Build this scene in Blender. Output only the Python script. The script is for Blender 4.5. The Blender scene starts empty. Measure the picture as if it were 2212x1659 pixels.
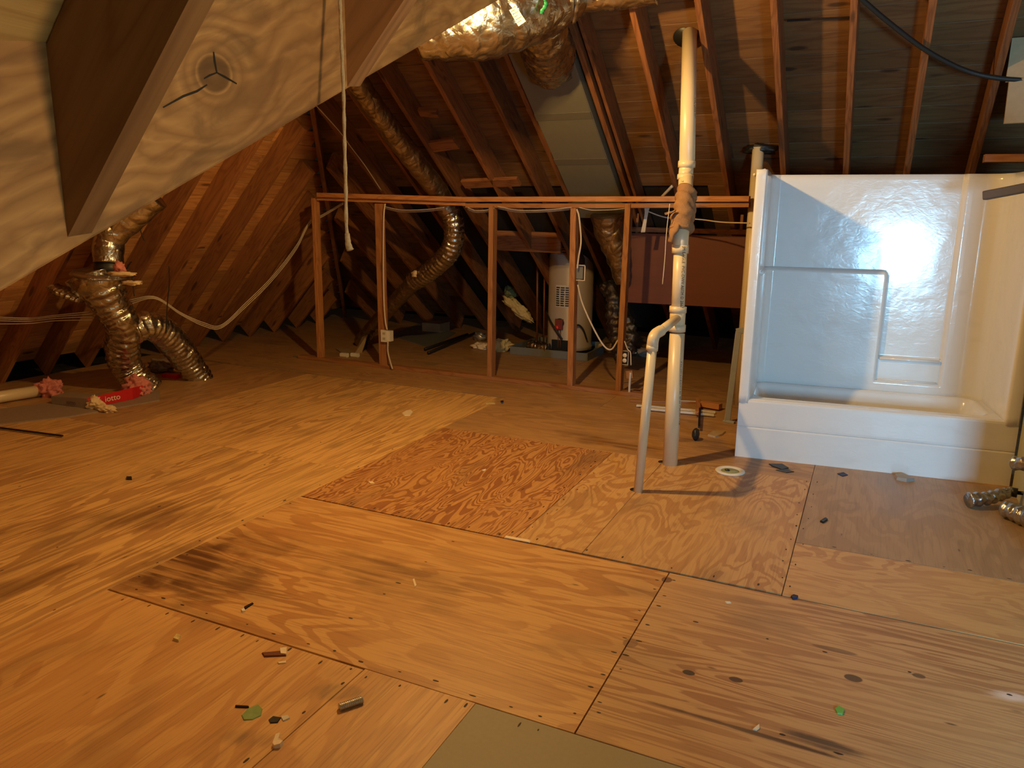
import bpy, bmesh, math, random
from mathutils import Vector as V, Matrix, noise
R = random.Random(7)
SC = bpy.context.scene
COL = SC.collection

# ------------------------------------------------------------------ camera
CP = (1653.26, 0.43482, 0.21979, 0.0128, 3.199, -2.28, 1.7813)
def cam_axes():
    f, ya, pi, ro = CP[:4]
    w = V((-math.sin(ya)*math.cos(pi), math.cos(ya)*math.cos(pi), -math.sin(pi)))
    r0 = V((math.cos(ya), math.sin(ya), 0)); u0 = r0.cross(w)
    return math.cos(ro)*r0+math.sin(ro)*u0, -math.sin(ro)*r0+math.cos(ro)*u0, w
CR, CU, CW = cam_axes()
CO = V(CP[4:7])
cam = bpy.data.cameras.new('camera'); camo = bpy.data.objects.new('camera', cam); COL.objects.link(camo)
M = Matrix((CR, CU, -CW)).transposed().to_4x4(); M.translation = CO
camo.matrix_world = M
cam.sensor_width = 36; cam.lens = CP[0]/2212*36; cam.clip_start = .05
SC.camera = camo
# ------------------------------------------------------------------ world, light, exposure
SC.view_settings.view_transform = 'Standard'
SC.view_settings.look = 'None'
SC.view_settings.gamma = 1
SC.view_settings.use_curve_mapping = False
SC.view_settings.exposure = 0.0
wd = bpy.data.worlds.new('world'); SC.world = wd; wd.use_nodes = True
wd.node_tree.nodes['Background'].inputs[0].default_value = (.5, .4, .3, 1)
wd.node_tree.nodes['Background'].inputs[1].default_value = .012
BULB = V((.94, 1.95, 3.0))
def lamp(name, kind, loc, energy, color, **k):
    l = bpy.data.lights.new(name, kind); l.energy = energy; l.color = color
    for a, b in k.items(): setattr(l, a, b)
    o = bpy.data.objects.new(name, l); COL.objects.link(o); o.location = loc
    return o
lamp('bulb_light', 'POINT', BULB, 450, (1, .605, .2), shadow_soft_size=.035)
rl = lamp('beam_fill_light', 'SPOT', (3.8, -1.35, 2.25), 40, (1, .6, .25), shadow_soft_size=.06, spot_size=1.35, spot_blend=.6)  # unseen fill spot, added to brighten the front face of the beam
rl.rotation_euler = (V((2.35, -1.0, 2.05))-V((3.8, -1.35, 2.25))).to_track_quat('-Z', 'Y').to_euler()
lamp('left_fill_light', 'POINT', (-.6, -1.7, 3.1), 50, (1, .59, .2), shadow_soft_size=.05)  # unseen warm fill, added to brighten the left floor
WIN = V((5.05, -2.95, 1.28))
wl = lamp('window_daylight', 'AREA', WIN, 270, (.31, .68, 1), shape='RECTANGLE', size=.6, size_y=.8)
wl.rotation_euler = (V((3.2, 3.4, .8))-WIN).to_track_quat('-Z', 'Y').to_euler()

# ------------------------------------------------------------------ helpers
def ray(x, y): return CW+(x-1106)/CP[0]*CR-(y-829.5)/CP[0]*CU
def fl(x, y, z=0.): d = ray(x, y); return CO+d*((z-CO.z)/d.z)
def oy(x, y, Y): d = ray(x, y); return CO+d*((Y-CO.y)/d.y)
def od(x, y, k): return CO+ray(x, y)*k
TB, Y0 = math.tan(math.radians(36)), 8.2      # far roof slope
TL, X0 = math.tan(math.radians(47)), -4.8     # left roof slope
def ob(x, y, off=0.):                          # point on far slope, lowered by off
    t = Y0-off/math.sin(math.radians(36)); d = ray(x, y)
    return CO+d*(((t-CO.y)*TB-CO.z)/(d.z+TB*d.y))
def Wm(o):
    m = o.matrix_basis.copy()
    return Wm(o.parent) @ m if o.parent else m
def link(name, me, mat=None, parent=None, M=None):
    o = bpy.data.objects.new(name, me); COL.objects.link(o)
    if me is not None and mat is not None and hasattr(me, 'materials') and not me.materials: me.materials.append(mat)
    M = M if M is not None else Matrix()
    if parent: o.parent = parent; M = Wm(parent).inverted() @ M
    o.matrix_basis = M
    return o
def tag(o, label, cat, group=None):
    o['label'] = label; o['category'] = cat
    if group: o['group'] = group
    return o
def thing(name, label, cat, loc, group=None):
    o = link(name, None, M=Matrix.Translation(V(loc))); return tag(o, label, cat, group)
def struct(o): o['kind'] = 'structure'; return o
def mk(name, verts, faces, mat, parent=None, smooth=False, M=None, rec=True):
    me = bpy.data.meshes.new(name); verts = [V(v) for v in verts]
    if M is None:      # recentre on own origin
        c = sum(verts, V())/len(verts); M = Matrix.Translation(c); verts = [v-c for v in verts]
    me.from_pydata([tuple(v) for v in verts], [], faces)
    if rec:
        b = bmesh.new(); b.from_mesh(me); bmesh.ops.recalc_face_normals(b, faces=b.faces); b.to_mesh(me); b.free()
    if smooth: me.polygons.foreach_set('use_smooth', [True]*len(me.polygons))
    me.update()
    return link(name, me, mat, parent, M)
_bc = {}
def boxmesh(L, w, h, c, mat):
    k = (round(L, 3), round(w, 3), round(h, 3), c, mat.name)
    if k in _bc: return _bc[k]
    pr = [(-w/2+c, 0), (w/2-c, 0), (w/2, c), (w/2, h-c), (w/2-c, h), (-w/2+c, h), (-w/2, h-c), (-w/2, c)]
    vs = [(0, a, b) for a, b in pr]+[(L, a, b) for a, b in pr]
    fs = [[i, (i+1) % 8, (i+1) % 8+8, i+8] for i in range(8)]+[list(range(7, -1, -1)), list(range(8, 16))]
    me = bpy.data.meshes.new('bar'); me.from_pydata(vs, [], fs); me.materials.append(mat); me.update()
    _bc[k] = me; return me
def bar(name, a, b, w, h, mat, parent=None, up=(0, 0, 1), c=.003, shift=0.):
    """timber from a to b; local x along it, h grows along 'up' from the a-b line"""
    a, b = V(a), V(b); d = (b-a); L = d.length; x = d.normalized(); up = V(up)
    y = up.cross(x).normalized(); z = x.cross(y)
    M = Matrix((x, y, z)).transposed().to_4x4(); M.translation = a+z*shift
    return link(name, boxmesh(L, w, h, c, mat), mat, parent, M)
def box(name, lo, hi, mat, parent=None, c=.003):
    lo, hi = V(lo), V(hi); m = (lo+hi)/2
    return bar(name, (lo.x, m.y, lo.z), (hi.x, m.y, lo.z), hi.y-lo.y, hi.z-lo.z, mat, parent, c=c)
def spline(pts, n=12):
    P = [V(p) for p in pts]
    if len(P) < 3: return [P[0].lerp(P[-1], i/n) for i in range(n+1)]
    P = [P[0]*2-P[1]]+P+[P[-1]*2-P[-2]]; out = []
    for i in range(1, len(P)-2):
        p0, p1, p2, p3 = P[i-1:i+3]
        for k in range(n):
            t = k/n
            out.append(.5*((2*p1)+(p2-p0)*t+(2*p0-5*p1+4*p2-p3)*t*t+(3*p1-p0-3*p2+p3)*t**3))
    out.append(P[-2]); return out
def resample(pts, step):
    out = [pts[0]]; acc = 0
    for a, b in zip(pts, pts[1:]):
        d = (b-a).length
        if d < 1e-9: continue
        t = step-acc
        while t <= d: out.append(a.lerp(b, t/d)); t += step
        acc = d-(t-step)
    if (out[-1]-pts[-1]).length > step*.3: out.append(pts[-1])
    return out
def tube(name, pts, rad, mat, parent=None, seg=10, n=10, step=None, cap=True, disp=None, sm=True, curve=True, sq=1.):
    P = spline(pts, n) if curve else [V(p) for p in pts]
    if step: P = resample(P, step)
    N = len(P); vs = []; fs = []
    t0 = (P[1]-P[0]).normalized(); u = t0.orthogonal().normalized()
    if abs(t0.z) < .95: u = V((0, 0, 1)).cross(t0).normalized()
    s = 0
    for i, p in enumerate(P):
        t = (P[min(i+1, N-1)]-P[max(i-1, 0)]).normalized()
        u = (u-t*u.dot(t)).normalized(); v = t.cross(u)
        if i: s += (p-P[i-1]).length
        r = rad(i/(N-1)) if callable(rad) else rad
        for k in range(seg):
            a = 2*math.pi*k/seg; d = u*math.cos(a)+v*math.sin(a)*sq
            vs.append(p+d*(r+(disp(s, a, p+d*r) if disp else 0)))
    for i in range(N-1):
        for k in range(seg):
            fs.append([i*seg+k, i*seg+(k+1) % seg, (i+1)*seg+(k+1) % seg, (i+1)*seg+k])
    if cap: fs += [list(range(seg-1, -1, -1)), list(range((N-1)*seg, N*seg))]
    return mk(name, vs, fs, mat, parent, smooth=sm, rec=False)
def pipe(name, a, b, r, mat, parent=None, seg=28): return tube(name, [a, b], r, mat, parent, seg=seg, n=1)
def blob(name, c, r, mat, parent=None, sub=3, amp=.25, fr=3., seed=0., smooth=True, rot=0.):
    bm = bmesh.new(); bmesh.ops.create_icosphere(bm, subdivisions=sub, radius=1)
    r = V(r) if not isinstance(r, (int, float)) else V((r, r, r))
    Rm = Matrix.Rotation(rot, 3, 'Z')
    for v in bm.verts:
        n_ = v.co.copy(); q = n_*fr+V((seed, seed*2, seed*3))
        k = 1+amp*noise.noise(q)+amp*.5*noise.noise(q*2.3)+amp*.3*noise.noise(q*5.1)
        v.co = Rm @ V((n_.x*r.x*k, n_.y*r.y*k, n_.z*r.z*k))
    me = bpy.data.meshes.new(name); bm.to_mesh(me); bm.free()
    if smooth: me.polygons.foreach_set('use_smooth', [True]*len(me.polygons))
    return link(name, me, mat, parent, Matrix.Translation(V(c)))
def prism(name, poly, z0, z1, mat, parent=None):
    n = len(poly); vs = [(x, y, z0) for x, y in poly]+[(x, y, z1) for x, y in poly]
    fs = [list(range(n-1, -1, -1)), list(range(n, 2*n))]+[[i, (i+1) % n, (i+1) % n+n, i+n] for i in range(n)]
    return mk(name, vs, fs, mat, parent)
def lathe(name, c, prof, mat, parent=None, seg=40, axis=None, smooth=True):
    vs = []; fs = []; n = len(prof)
    for k in range(seg):
        a = 2*math.pi*k/seg
        for r, z in prof: vs.append((r*math.cos(a), r*math.sin(a), z))
    for k in range(seg):
        k2 = (k+1) % seg
        for i in range(n-1): fs.append([k*n+i, k2*n+i, k2*n+i+1, k*n+i+1])
    M = Matrix.Translation(V(c))
    if axis is not None: M = M @ V(axis).to_track_quat('Z', 'Y').to_matrix().to_4x4()
    o = mk(name, vs, fs, mat, parent, M=M, smooth=smooth)
    return o
def text(name, s, size, mat, M, parent=None, ext=.0006, align='CENTER'):
    c = bpy.data.curves.new(name, 'FONT'); c.body = s; c.size = size; c.extrude = ext; c.align_x = align; c.align_y = 'CENTER'
    c.materials.append(mat)
    tmp = bpy.data.objects.new('tmp', c); me = bpy.data.meshes.new_from_object(tmp); bpy.data.objects.remove(tmp)
    return link(name, me, mat, parent, M)
def frame(o, x, y):      # matrix with given x and y axes
    x = V(x).normalized(); y = V(y); y = (y-x*y.dot(x)).normalized(); z = x.cross(y)
    m = Matrix((x, y, z)).transposed().to_4x4(); m.translation = V(o); return m

# ------------------------------------------------------------------ materials
class N:
    def __init__(s, name):
        s.m = bpy.data.materials.new(name); s.m.use_nodes = True; s.t = s.m.node_tree; s.b = s.t.nodes['Principled BSDF']
    def n(s, ty, **k):
        x = s.t.nodes.new(ty)
        for a, b in k.items(): setattr(x, a, b)
        return x
    def put(s, sock, v):
        if isinstance(v, bpy.types.NodeSocket): s.t.links.new(v, sock)
        elif isinstance(v, (tuple, list)) and len(v) == 3 and len(sock.default_value) == 4: sock.default_value = (*v, 1)
        else: sock.default_value = v
    def math(s, op, a, b=0., c=0., clamp=False):
        x = s.n('ShaderNodeMath', operation=op, use_clamp=clamp); s.put(x.inputs[0], a); s.put(x.inputs[1], b); s.put(x.inputs[2], c); return x.outputs[0]
    def mix(s, f, a, b, op='MIX'):
        x = s.n('ShaderNodeMix', data_type='RGBA', blend_type=op); s.put(x.inputs[0], f); s.put(x.inputs[6], a); s.put(x.inputs[7], b); return x.outputs[2]
    def ramp(s, v, a, b):
        x = s.n('ShaderNodeMapRange', interpolation_type='SMOOTHSTEP'); s.put(x.inputs[0], v); s.put(x.inputs[1], a); s.put(x.inputs[2], b); return x.outputs[0]
    def vec(s, src, sc, off=None):
        x = s.n('ShaderNodeVectorMath', operation='MULTIPLY'); s.put(x.inputs[0], src); s.put(x.inputs[1], sc); o = x.outputs[0]
        if off is not None:
            y = s.n('ShaderNodeVectorMath', operation='ADD'); s.put(y.inputs[0], o); s.put(y.inputs[1], off); o = y.outputs[0]
        return o
    def noise(s, v, sc, det=3., dist=0., rough=.5):
        x = s.n('ShaderNodeTexNoise'); s.put(x.inputs['Vector'], v); s.put(x.inputs['Scale'], sc); s.put(x.inputs['Detail'], det)
        s.put(x.inputs['Distortion'], dist); s.put(x.inputs['Roughness'], rough); return x.outputs[0]
    def obj(s): return s.n('ShaderNodeTexCoord').outputs['Object']
    def rnd(s): return s.n('ShaderNodeObjectInfo').outputs['Random']
    def rvec(s, k=60.):
        c = s.n('ShaderNodeCombineXYZ'); r = s.rnd(); s.put(c.inputs[0], s.math('MULTIPLY', r, k)); s.put(c.inputs[1], s.math('MULTIPLY', r, k*1.7)); s.put(c.inputs[2], s.math('MULTIPLY', r, k*.6)); return c.outputs[0]
    def bump(s, h, st=.2, d=.01):
        x = s.n('ShaderNodeBump'); s.put(x.inputs['Height'], h); x.inputs['Strength'].default_value = st; x.inputs['Distance'].default_value = d
        s.t.links.new(x.outputs[0], s.b.inputs['Normal'])
    def out(s, col, rough=.6, metal=0.):
        s.put(s.b.inputs['Base Color'], col); s.put(s.b.inputs['Roughness'], rough); s.put(s.b.inputs['Metallic'], metal); return s.m

def plain(name, col, rough=.6, metal=0., var=.12, bump=0., sc=30):
    k = N(name); o = k.obj(); f = k.noise(o, sc, 4)
    c = k.mix(f, tuple(x*(1-var) for x in col), tuple(min(1, x*(1+var)) for x in col))
    if bump: k.bump(f, bump, .005)
    return k.out(c, rough, metal)
def timber(name, a, b, dark, knot=.5, rough=.62, ring=22., dirt=.3):
    """a, b: pale and dark grain; grain runs along local x"""
    k = N(name); o = k.obj(); off = k.rvec()
    g = k.vec(o, (1.1, 9, 9), off)
    n1 = k.noise(g, 1., 2, .6)
    rings = k.math('FRACT', k.math('MULTIPLY', n1, ring*.35))
    band = k.math('SUBTRACT', 1, k.math('ABSOLUTE', k.math('SUBTRACT', k.math('MULTIPLY', rings, 2), 1)))
    fine = k.noise(k.vec(o, (6, 160, 160), off), 1., 3)
    c = k.mix(k.math('MULTIPLY', k.math('POWER', band, 2.), .75), a, b)
    c = k.mix(k.math('MULTIPLY', k.ramp(fine, .45, .75), .35), c, b)
    # knots
    vo = k.n('ShaderNodeTexVoronoi'); k.put(vo.inputs['Vector'], k.vec(o, (1.6, 6, 6), off)); vo.inputs['Scale'].default_value = 1.
    kd = k.math('ADD', vo.outputs['Distance'], k.math('MULTIPLY', k.noise(k.vec(o, (8, 20, 20), off), 1., 2), .08))
    kn = k.math('MULTIPLY', k.math('SUBTRACT', 1, k.ramp(kd, .12, .2)), knot)
    c = k.mix(kn, c, dark)
    blot = k.ramp(k.noise(k.vec(o, (1.5, 4, 4), off), 1., 3), .5, .8)
    c = k.mix(k.math('MULTIPLY', blot, dirt), c, dark)
    tone = k.math('ADD', .72, k.math('MULTIPLY', k.rnd(), .5))
    hs = k.n('ShaderNodeHueSaturation'); k.put(hs.inputs['Color'], c); k.put(hs.inputs['Value'], tone)
    k.bump(k.math('ADD', fine, k.math('MULTIPLY', band, .4)), .25, .002)
    return k.out(hs.outputs[0], rough)
STAINS_AND_PATCHES = []
def plywood(name, a, b, contour=7., mixk=.7, sharp=.1, dust=0., sx=.55, sy=3.2, dist=1.2, seed=0., dcol=(.30, .23, .15), speck=.75, fine_k=.35, reg0=.35):
    k = N(name); o = k.obj(); off = k.vec(k.rvec(23.), (1, 1, 1), (seed, seed, 0))
    g = k.vec(o, (sx, sy, 1), off)
    n1 = k.noise(g, 1.3, 2.2, dist, .45)
    wob = k.noise(k.vec(o, (5, 18, 1), off), 1., 3)
    v = k.math('FRACT', k.math('ADD', k.math('MULTIPLY', n1, contour), k.math('MULTIPLY', wob, .35)))
    band = k.math('MULTIPLY', k.ramp(v, .45, .45+sharp), k.math('SUBTRACT', 1, k.ramp(v, .93, 1.)))
    reg = k.ramp(k.noise(k.vec(o, (.9, 1.6, 1), off), 1., 2), .3, .62)
    f = k.math('MULTIPLY', band, k.math('MULTIPLY', k.math('ADD', reg0, k.math('MULTIPLY', reg, 1-reg0)), mixk))
    c = k.mix(f, a, b)
    fine = k.noise(k.vec(o, (4, 130, 1), off), 1., 3, .2)
    c = k.mix(k.math('MULTIPLY', k.ramp(fine, .48, .72), fine_k), c, tuple(x*.55 for x in b))
    med = k.noise(k.vec(o, (1.2, 22, 1), off), 1., 3, .5)
    c = k.mix(k.math('MULTIPLY', k.ramp(med, .55, .7), .3), c, tuple(x*.7 for x in b))
    # blotchy dirt
    d = k.ramp(k.noise(k.vec(o, (1.6, 3.2, 1), off), 1., 4), .52, .75)
    c = k.mix(k.math('MULTIPLY', d, .42), c, (.16, .10, .055))
    # dusty film
    du = k.noise(o, 1.3, 3)
    c = k.mix(k.math('MULTIPLY', k.math('ADD', .55, k.math('MULTIPLY', du, .9)), dust), c, dcol)
    # small streaky marks along the grain
    vo = k.n('ShaderNodeTexVoronoi'); k.put(vo.inputs['Vector'], k.vec(o, (2.6, 9, 1), off)); vo.inputs['Scale'].default_value = 1.
    sp = k.math('SUBTRACT', 1, k.ramp(k.math('ADD', vo.outputs['Distance'], k.math('MULTIPLY', fine, .07)), .05, .11))
    pick = k.ramp(k.n('ShaderNodeSeparateColor').outputs[0], .5, .6)
    sc_ = k.n('ShaderNodeSeparateColor'); k.put(sc_.inputs[0], vo.outputs['Color'])
    c = k.mix(k.math('MULTIPLY', k.math('MULTIPLY', sp, k.ramp(sc_.outputs[0], .5, .6)), speck), c, (.05, .028, .015))
    # stains and dark patches fixed to the boards (world place)
    pos = k.n('ShaderNodeNewGeometry').outputs['Position']
    wn = k.noise(k.vec(pos, (1, 1, 0)), 5., 4)
    for (x, y, rx, ry, rot, st, colr, hard) in STAINS_AND_PATCHES:
        mp = k.n('ShaderNodeMapping', vector_type='TEXTURE'); k.put(mp.inputs[0], pos)
        mp.inputs['Location'].default_value = (x, y, 0); mp.inputs['Rotation'].default_value = (0, 0, rot); mp.inputs['Scale'].default_value = (rx, ry, 50)
        ln = k.n('ShaderNodeVectorMath', operation='LENGTH'); k.put(ln.inputs[0], mp.outputs[0])
        e = k.math('ADD', ln.outputs['Value'], k.math('MULTIPLY', k.math('SUBTRACT', wn, .5), 1.6 if hard < .5 else .7))
        m_ = k.math('SUBTRACT', 1, k.ramp(e, .35 if hard < .5 else .8, 1.))
        if hard < .5 and colr[0] < .5: m_ = k.math('MULTIPLY', m_, k.math('ADD', .4, k.math('MULTIPLY', k.ramp(med, .38, .6), .75)))
        c = k.mix(k.math('MULTIPLY', m_, st), c, colr)
    hs = k.n('ShaderNodeHueSaturation'); k.put(hs.inputs['Color'], c); k.put(hs.inputs['Value'], k.math('ADD', .93, k.math('MULTIPLY', k.rnd(), .12)))
    k.bump(k.math('ADD', fine, k.math('MULTIPLY', band, .3)), .18, .0015)
    return k.out(hs.outputs[0], .5)
def P2(x, y): p = fl(x, y); return p.x, p.y
def st(x, y, rx, ry, rot, s, c=(.15, .06, .018), hard=0.): STAINS_AND_PATCHES.append((*P2(x, y), rx, ry, rot, s, c, hard))
st(400, 1220, .3, .42, .1, .85, (.11, .042, .012)); st(470, 1260, .3, .3, .2, .6, (.12, .05, .015)); st(860, 1260, .5, .25, -.1, .35, (.16, .085, .03)); st(300, 1110, .35, .3, .5, .4, (.16, .08, .03)); st(560, 1175, .25, .2, 0, .5); st(360, 1120, .5, .25, .5, .45); st(90, 1250, .5, .12, 1.3, .5)
st(60, 1140, .5, .15, 1.2, .35); st(760, 1215, .5, .18, 0, .4); st(1330, 958, .55, .16, 0, .6); st(1235, 935, .25, .12, 0, .35)  # includes a soft dark patch on the floor near the pipe feet
st(1488, 1453, .028, .02, 0, .95, (.04, .025, .015), 1); st(1590, 1468, .033, .022, 0, .9, (.06, .03, .02), 1); st(1843, 1465, .036, .026, 0, .9, (.08, .045, .025), 1)
st(1985, 1460, .026, .018, 0, .8, (.09, .05, .03), 1); st(1600, 1575, .5, .016, -.03, .85, (.09, .045, .025), 0); st(1800, 1612, .17, .035, -.05, .8, (.06, .04, .03), 0)
st(1800, 1403, .1, .02, 0, .6, (.1, .05, .03), 1); st(2190, 1505, .12, .05, .2, .7, (.8, .68, .6), 0); st(1690, 1010, .2, .05, .1, .75, (.03, .025, .03), 0)
st(1440, 1252, .03, .035, 0, .85, (.12, .05, .03), 1); st(1362, 1389, .035, .04, 0, .7, (.2, .1, .05), 1); st(735, 1495, .12, .06, .3, .5, (.12, .08, .05), 0)
st(560, 1600, .16, .06, .2, .5, (.12, .08, .05), 0); st(1550, 960, .35, .25, 0, .5, (.12, .07, .04), 0)

PLA, PLB = (.60, .34, .125), (.36, .145, .042)
m_ply = {
 'a': plywood('plywood_centre', PLA, PLB, contour=9, mixk=.65, sx=.5, sy=2.8, fine_k=.42),
 'b': plywood('plywood_flame', (.58, .30, .105), (.28, .09, .028), contour=15, mixk=.85, sharp=.1, sx=1.1, sy=4.6, dist=1., dust=.05, reg0=.8),
 'c': plywood('plywood_swirl', (.58, .345, .14), (.38, .17, .06), contour=7, mixk=.75, sharp=.14, sx=1.2, sy=3., dist=1.3, dust=.1, seed=4),
 'd': plywood('plywood_streak', (.54, .32, .14), (.30, .12, .045), contour=13, mixk=.75, sx=.3, sy=4.2, dist=.8, dust=.1, seed=9),
 'e': plywood('plywood_left', (.70, .43, .165), (.39, .2, .075), contour=11, mixk=.75, sx=.35, sy=3.2, dist=1., seed=2, fine_k=.5),
 'f': plywood('plywood_dusty', (.52, .28, .1), (.31, .14, .05), contour=10, mixk=.7, sx=.5, sy=3., dust=.22, seed=6, speck=.4),
 'g': plain('grey_green_floor_paint', (.3, .255, .165), .6, var=.08, bump=.1, sc=60),
 'h': plywood('plywood_grey', (.44, .27, .14), (.30, .16, .075), contour=5, mixk=.5, sx=1., sy=2.5, dust=.3, seed=12),
 'i': plywood('plywood_foreground', (.62, .35, .13), (.44, .2, .068), contour=6, mixk=.6, sx=.45, sy=2.2, seed=15, fine_k=.45),
}
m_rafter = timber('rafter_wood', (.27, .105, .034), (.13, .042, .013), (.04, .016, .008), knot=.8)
m_sheath_lit = timber('lit_sheathing_wood', (.62, .31, .11), (.42, .175, .06), (.09, .035, .018), knot=.85, ring=14)  # same boards as the far slope, paler: bulb light put into the colour
m_rafter_lit = timber('lit_rafter_wood', (.38, .16, .055), (.22, .08, .028), (.08, .03, .015), knot=.8)  # rafter wood made paler, with the left slope's bulb light in its colour
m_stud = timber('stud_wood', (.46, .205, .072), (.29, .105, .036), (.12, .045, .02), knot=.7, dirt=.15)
m_sheath = timber('sheathing_wood', (.185, .092, .032), (.12, .05, .017), (.04, .018, .008), knot=.85, ring=14)  # same boards darkened, the far slope's shade put into the colour
m_beam = timber('beam_wood', (.46, .28, .135), (.28, .15, .065), (.09, .05, .03), knot=.0, ring=9, dirt=.65)
m_jack = timber('jack_rafter_wood', (.40, .22, .1), (.24, .12, .05), (.1, .05, .025), knot=.0, ring=16)
m_panel = timber('red_brown_panel', (.13, .03, .01), (.1, .022, .007), (.1, .03, .015), knot=0, ring=5)
m_trimw = plain('white_painted_wood', (.62, .6, .56), .55, bump=.1)
m_dark = plain('black_felt', (.014, .007, .004), 1.)
m_black = plain('black_plastic', (.012, .012, .012), .45)
m_pvc = plain('cream_pvc', (.68, .56, .36), .33, var=.04, sc=8)
m_print = plain('black_print', (.02, .02, .03), .6)
m_white = plain('white_plastic', (.7, .66, .58), .4, var=.05)
m_cable = plain('white_cable', (.6, .52, .42), .5, var=.1)
m_copper = plain('brown_pipe', (.22, .08, .04), .45, .3)
m_cord = plain('cotton_cord', (.62, .52, .36), .85, var=.25, bump=.5, sc=200)
m_bcab = plain('black_cable', (.012, .014, .014), .5)
m_pink = plain('pink_fibreglass', (.62, .22, .19), .95, var=.35, bump=1., sc=60)
m_yellow = plain('yellow_fibreglass', (.55, .42, .17), .95, var=.35, bump=1., sc=50)
m_pale = plain('pale_batting', (.72, .55, .33), .95, var=.2, bump=.6, sc=60)
m_cloth = plain('brown_burlap', (.27, .145, .065), .95, var=.25, bump=.8, sc=140)
m_trunk = plain('duct_board_grey', (.135, .125, .085), .7, var=.08, sc=12)
m_wallp = plain('pale_green_paint', (.40, .38, .22), .7, var=.06, sc=6)
m_red = plain('red_carton', (.55, .012, .02), .45, var=.1)
m_carton = plain('faded_carton', (.28, .21, .16), .6, var=.15)
m_tan = plain('tan_board', (.36, .25, .13), .7, var=.15, bump=.2)
m_pan = plain('grey_metal_pan', (.19, .2, .19), .5, .2, var=.1)
m_leaf = plain('green_leaf', (.2, .3, .1), .5, var=.2)
m_paper = plain('cream_paper', (.75, .62, .45), .7, var=.1)
m_galv = plain('galvanised_metal', (.5, .48, .42), .35, .8, var=.2)
m_label = plain('label_white', (.6, .55, .48), .6, var=.03)
m_tank = plain('tank_enamel', (.46, .37, .28), .35, var=.05, sc=4)
m_blue = plain('blue_mark', (.01, .02, .08), .6)
m_greenp = plain('green_tape', (.01, .14, .06), .5)
m_glass = plain('grey_dirt', (.3, .28, .26), .8)  # even grey for the crumpled scrap at the tub foot
def foil_mat(name, col, rough, b1=.55):
    k = N(name); o = k.obj()
    w = k.noise(k.vec(o, (1, 1, 1)), 8, 3, 1.2, .55); v = k.n('ShaderNodeTexVoronoi', feature='DISTANCE_TO_EDGE'); k.put(v.inputs['Vector'], o); v.inputs['Scale'].default_value = 11
    k.bump(k.math('ADD', w, k.math('MULTIPLY', k.math('MINIMUM', v.outputs['Distance'], .25), 1.2)), b1, .02)
    return k.out(k.mix(k.ramp(w, .3, .7), tuple(x*.75 for x in col), col), k.math('ADD', rough, k.math('MULTIPLY', w, .12)), 1.)
m_foil = foil_mat('crinkled_foil', (.6, .58, .53), .2)
m_foil2 = foil_mat('grey_foil', (.5, .5, .5), .24)
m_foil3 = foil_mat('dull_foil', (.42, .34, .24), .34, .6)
def tub_mat():
    k = N('white_fibreglass_gelcoat'); o = k.obj()
    a = k.noise(o, 3.2, 2, .3); b = k.noise(k.vec(o, (14, 14, 24)), 1., 2, 1.4)
    k.bump(k.math('ADD', k.math('MULTIPLY', a, .8), k.math('MULTIPLY', b, .1)), .3, .03)
    d = k.ramp(k.noise(k.vec(o, (2, 2, 5)), 2., 5), .55, .85)
    k.b.inputs['Coat Weight'].default_value = .4; k.b.inputs['Coat Roughness'].default_value = .08
    return k.out(k.mix(k.math('MULTIPLY', d, .2), (.76, .76, .75), (.5, .44, .36)), .2)
m_tub = tub_mat()

# ------------------------------------------------------------------ floor
floor = struct(box('floor', (-6.5, -3.3, -.1), (5.8, 10, -.02), m_dark))
def sheet(x0, x1, y0, y1, m, grain='x', g=.0035):
    x0 += g/2; x1 -= g/2; y0 += g/2; y1 -= g/2; t = .018
    if grain == 'x': bar('plywood_sheet', (x0, (y0+y1)/2, -t), (x1, (y0+y1)/2, -t), y1-y0, t, m_ply[m], floor, c=.0015)
    else: bar('plywood_sheet', ((x0+x1)/2, y0, -t), ((x0+x1)/2, y1, -t), x1-x0, t, m_ply[m], floor, c=.0015)
sheet(.042, 2.42, -.045, 1.335, 'a', 'x', .006)
sheet(2.42, 4.86, -.045, 1.335, 'd', 'x', .006); sheet(4.86, 5.8, -.045, 1.335, 'd', 'x')
sheet(.042, 1.54, 1.34, 3.14, 'b', 'y', .005)
sheet(1.54, 1.94, 1.349, 3.14, 'c', 'y', .0015); sheet(1.94, 2.965, 1.349, 3.14, 'c', 'y', .004)
sheet(2.965, 5.8, 1.34, 2.02, 'c', 'x', .004); sheet(2.965, 5.8, 2.02, 3.6, 'h', 'y', .004)
for i, x in enumerate((-1.18, -2.4, -3.62, -4.84)):
    sheet(x, x+1.222, -1.1, 1.9, 'e', 'y', .0012); sheet(x, x+1.222, 1.9, 4.34, 'e' if i < 2 else 'f', 'y', .0012)
    sheet(x, x+1.222, -3.3, -1.1, 'e', 'y', .0012)
sheet(.042, 1.53, -2.5, -.052, 'i', 'y', .003); sheet(1.53, 2.03, -2.5, -.045, 'i', 'y', .002); sheet(2.03, 5.8, -2.5, -.045, 'g', 'x', .0015)
sheet(.042, 5.8, -3.3, -2.5, 'g', 'x')
for x in (.042, 2.42): sheet(x, x+2.38 if x < 1 else 2.965, 3.14, 4.4, 'f', 'x', .002)
sheet(2.965, 5.8, 3.6, 4.4, 'f', 'x', .002)
x = -6.2
while x < 5.7:
    sheet(x, x+2.4, 4.4, 5.62, 'f', 'x', .002); sheet(x-.9, x+1.5, 5.62, 6.84, 'f', 'x', .003); sheet(x, x+2.4, 6.84, 8.06, 'f', 'x', .002); sheet(x-.9, x+1.5, 8.06, 9.3, 'f', 'x', .002); x += 2.4

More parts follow.
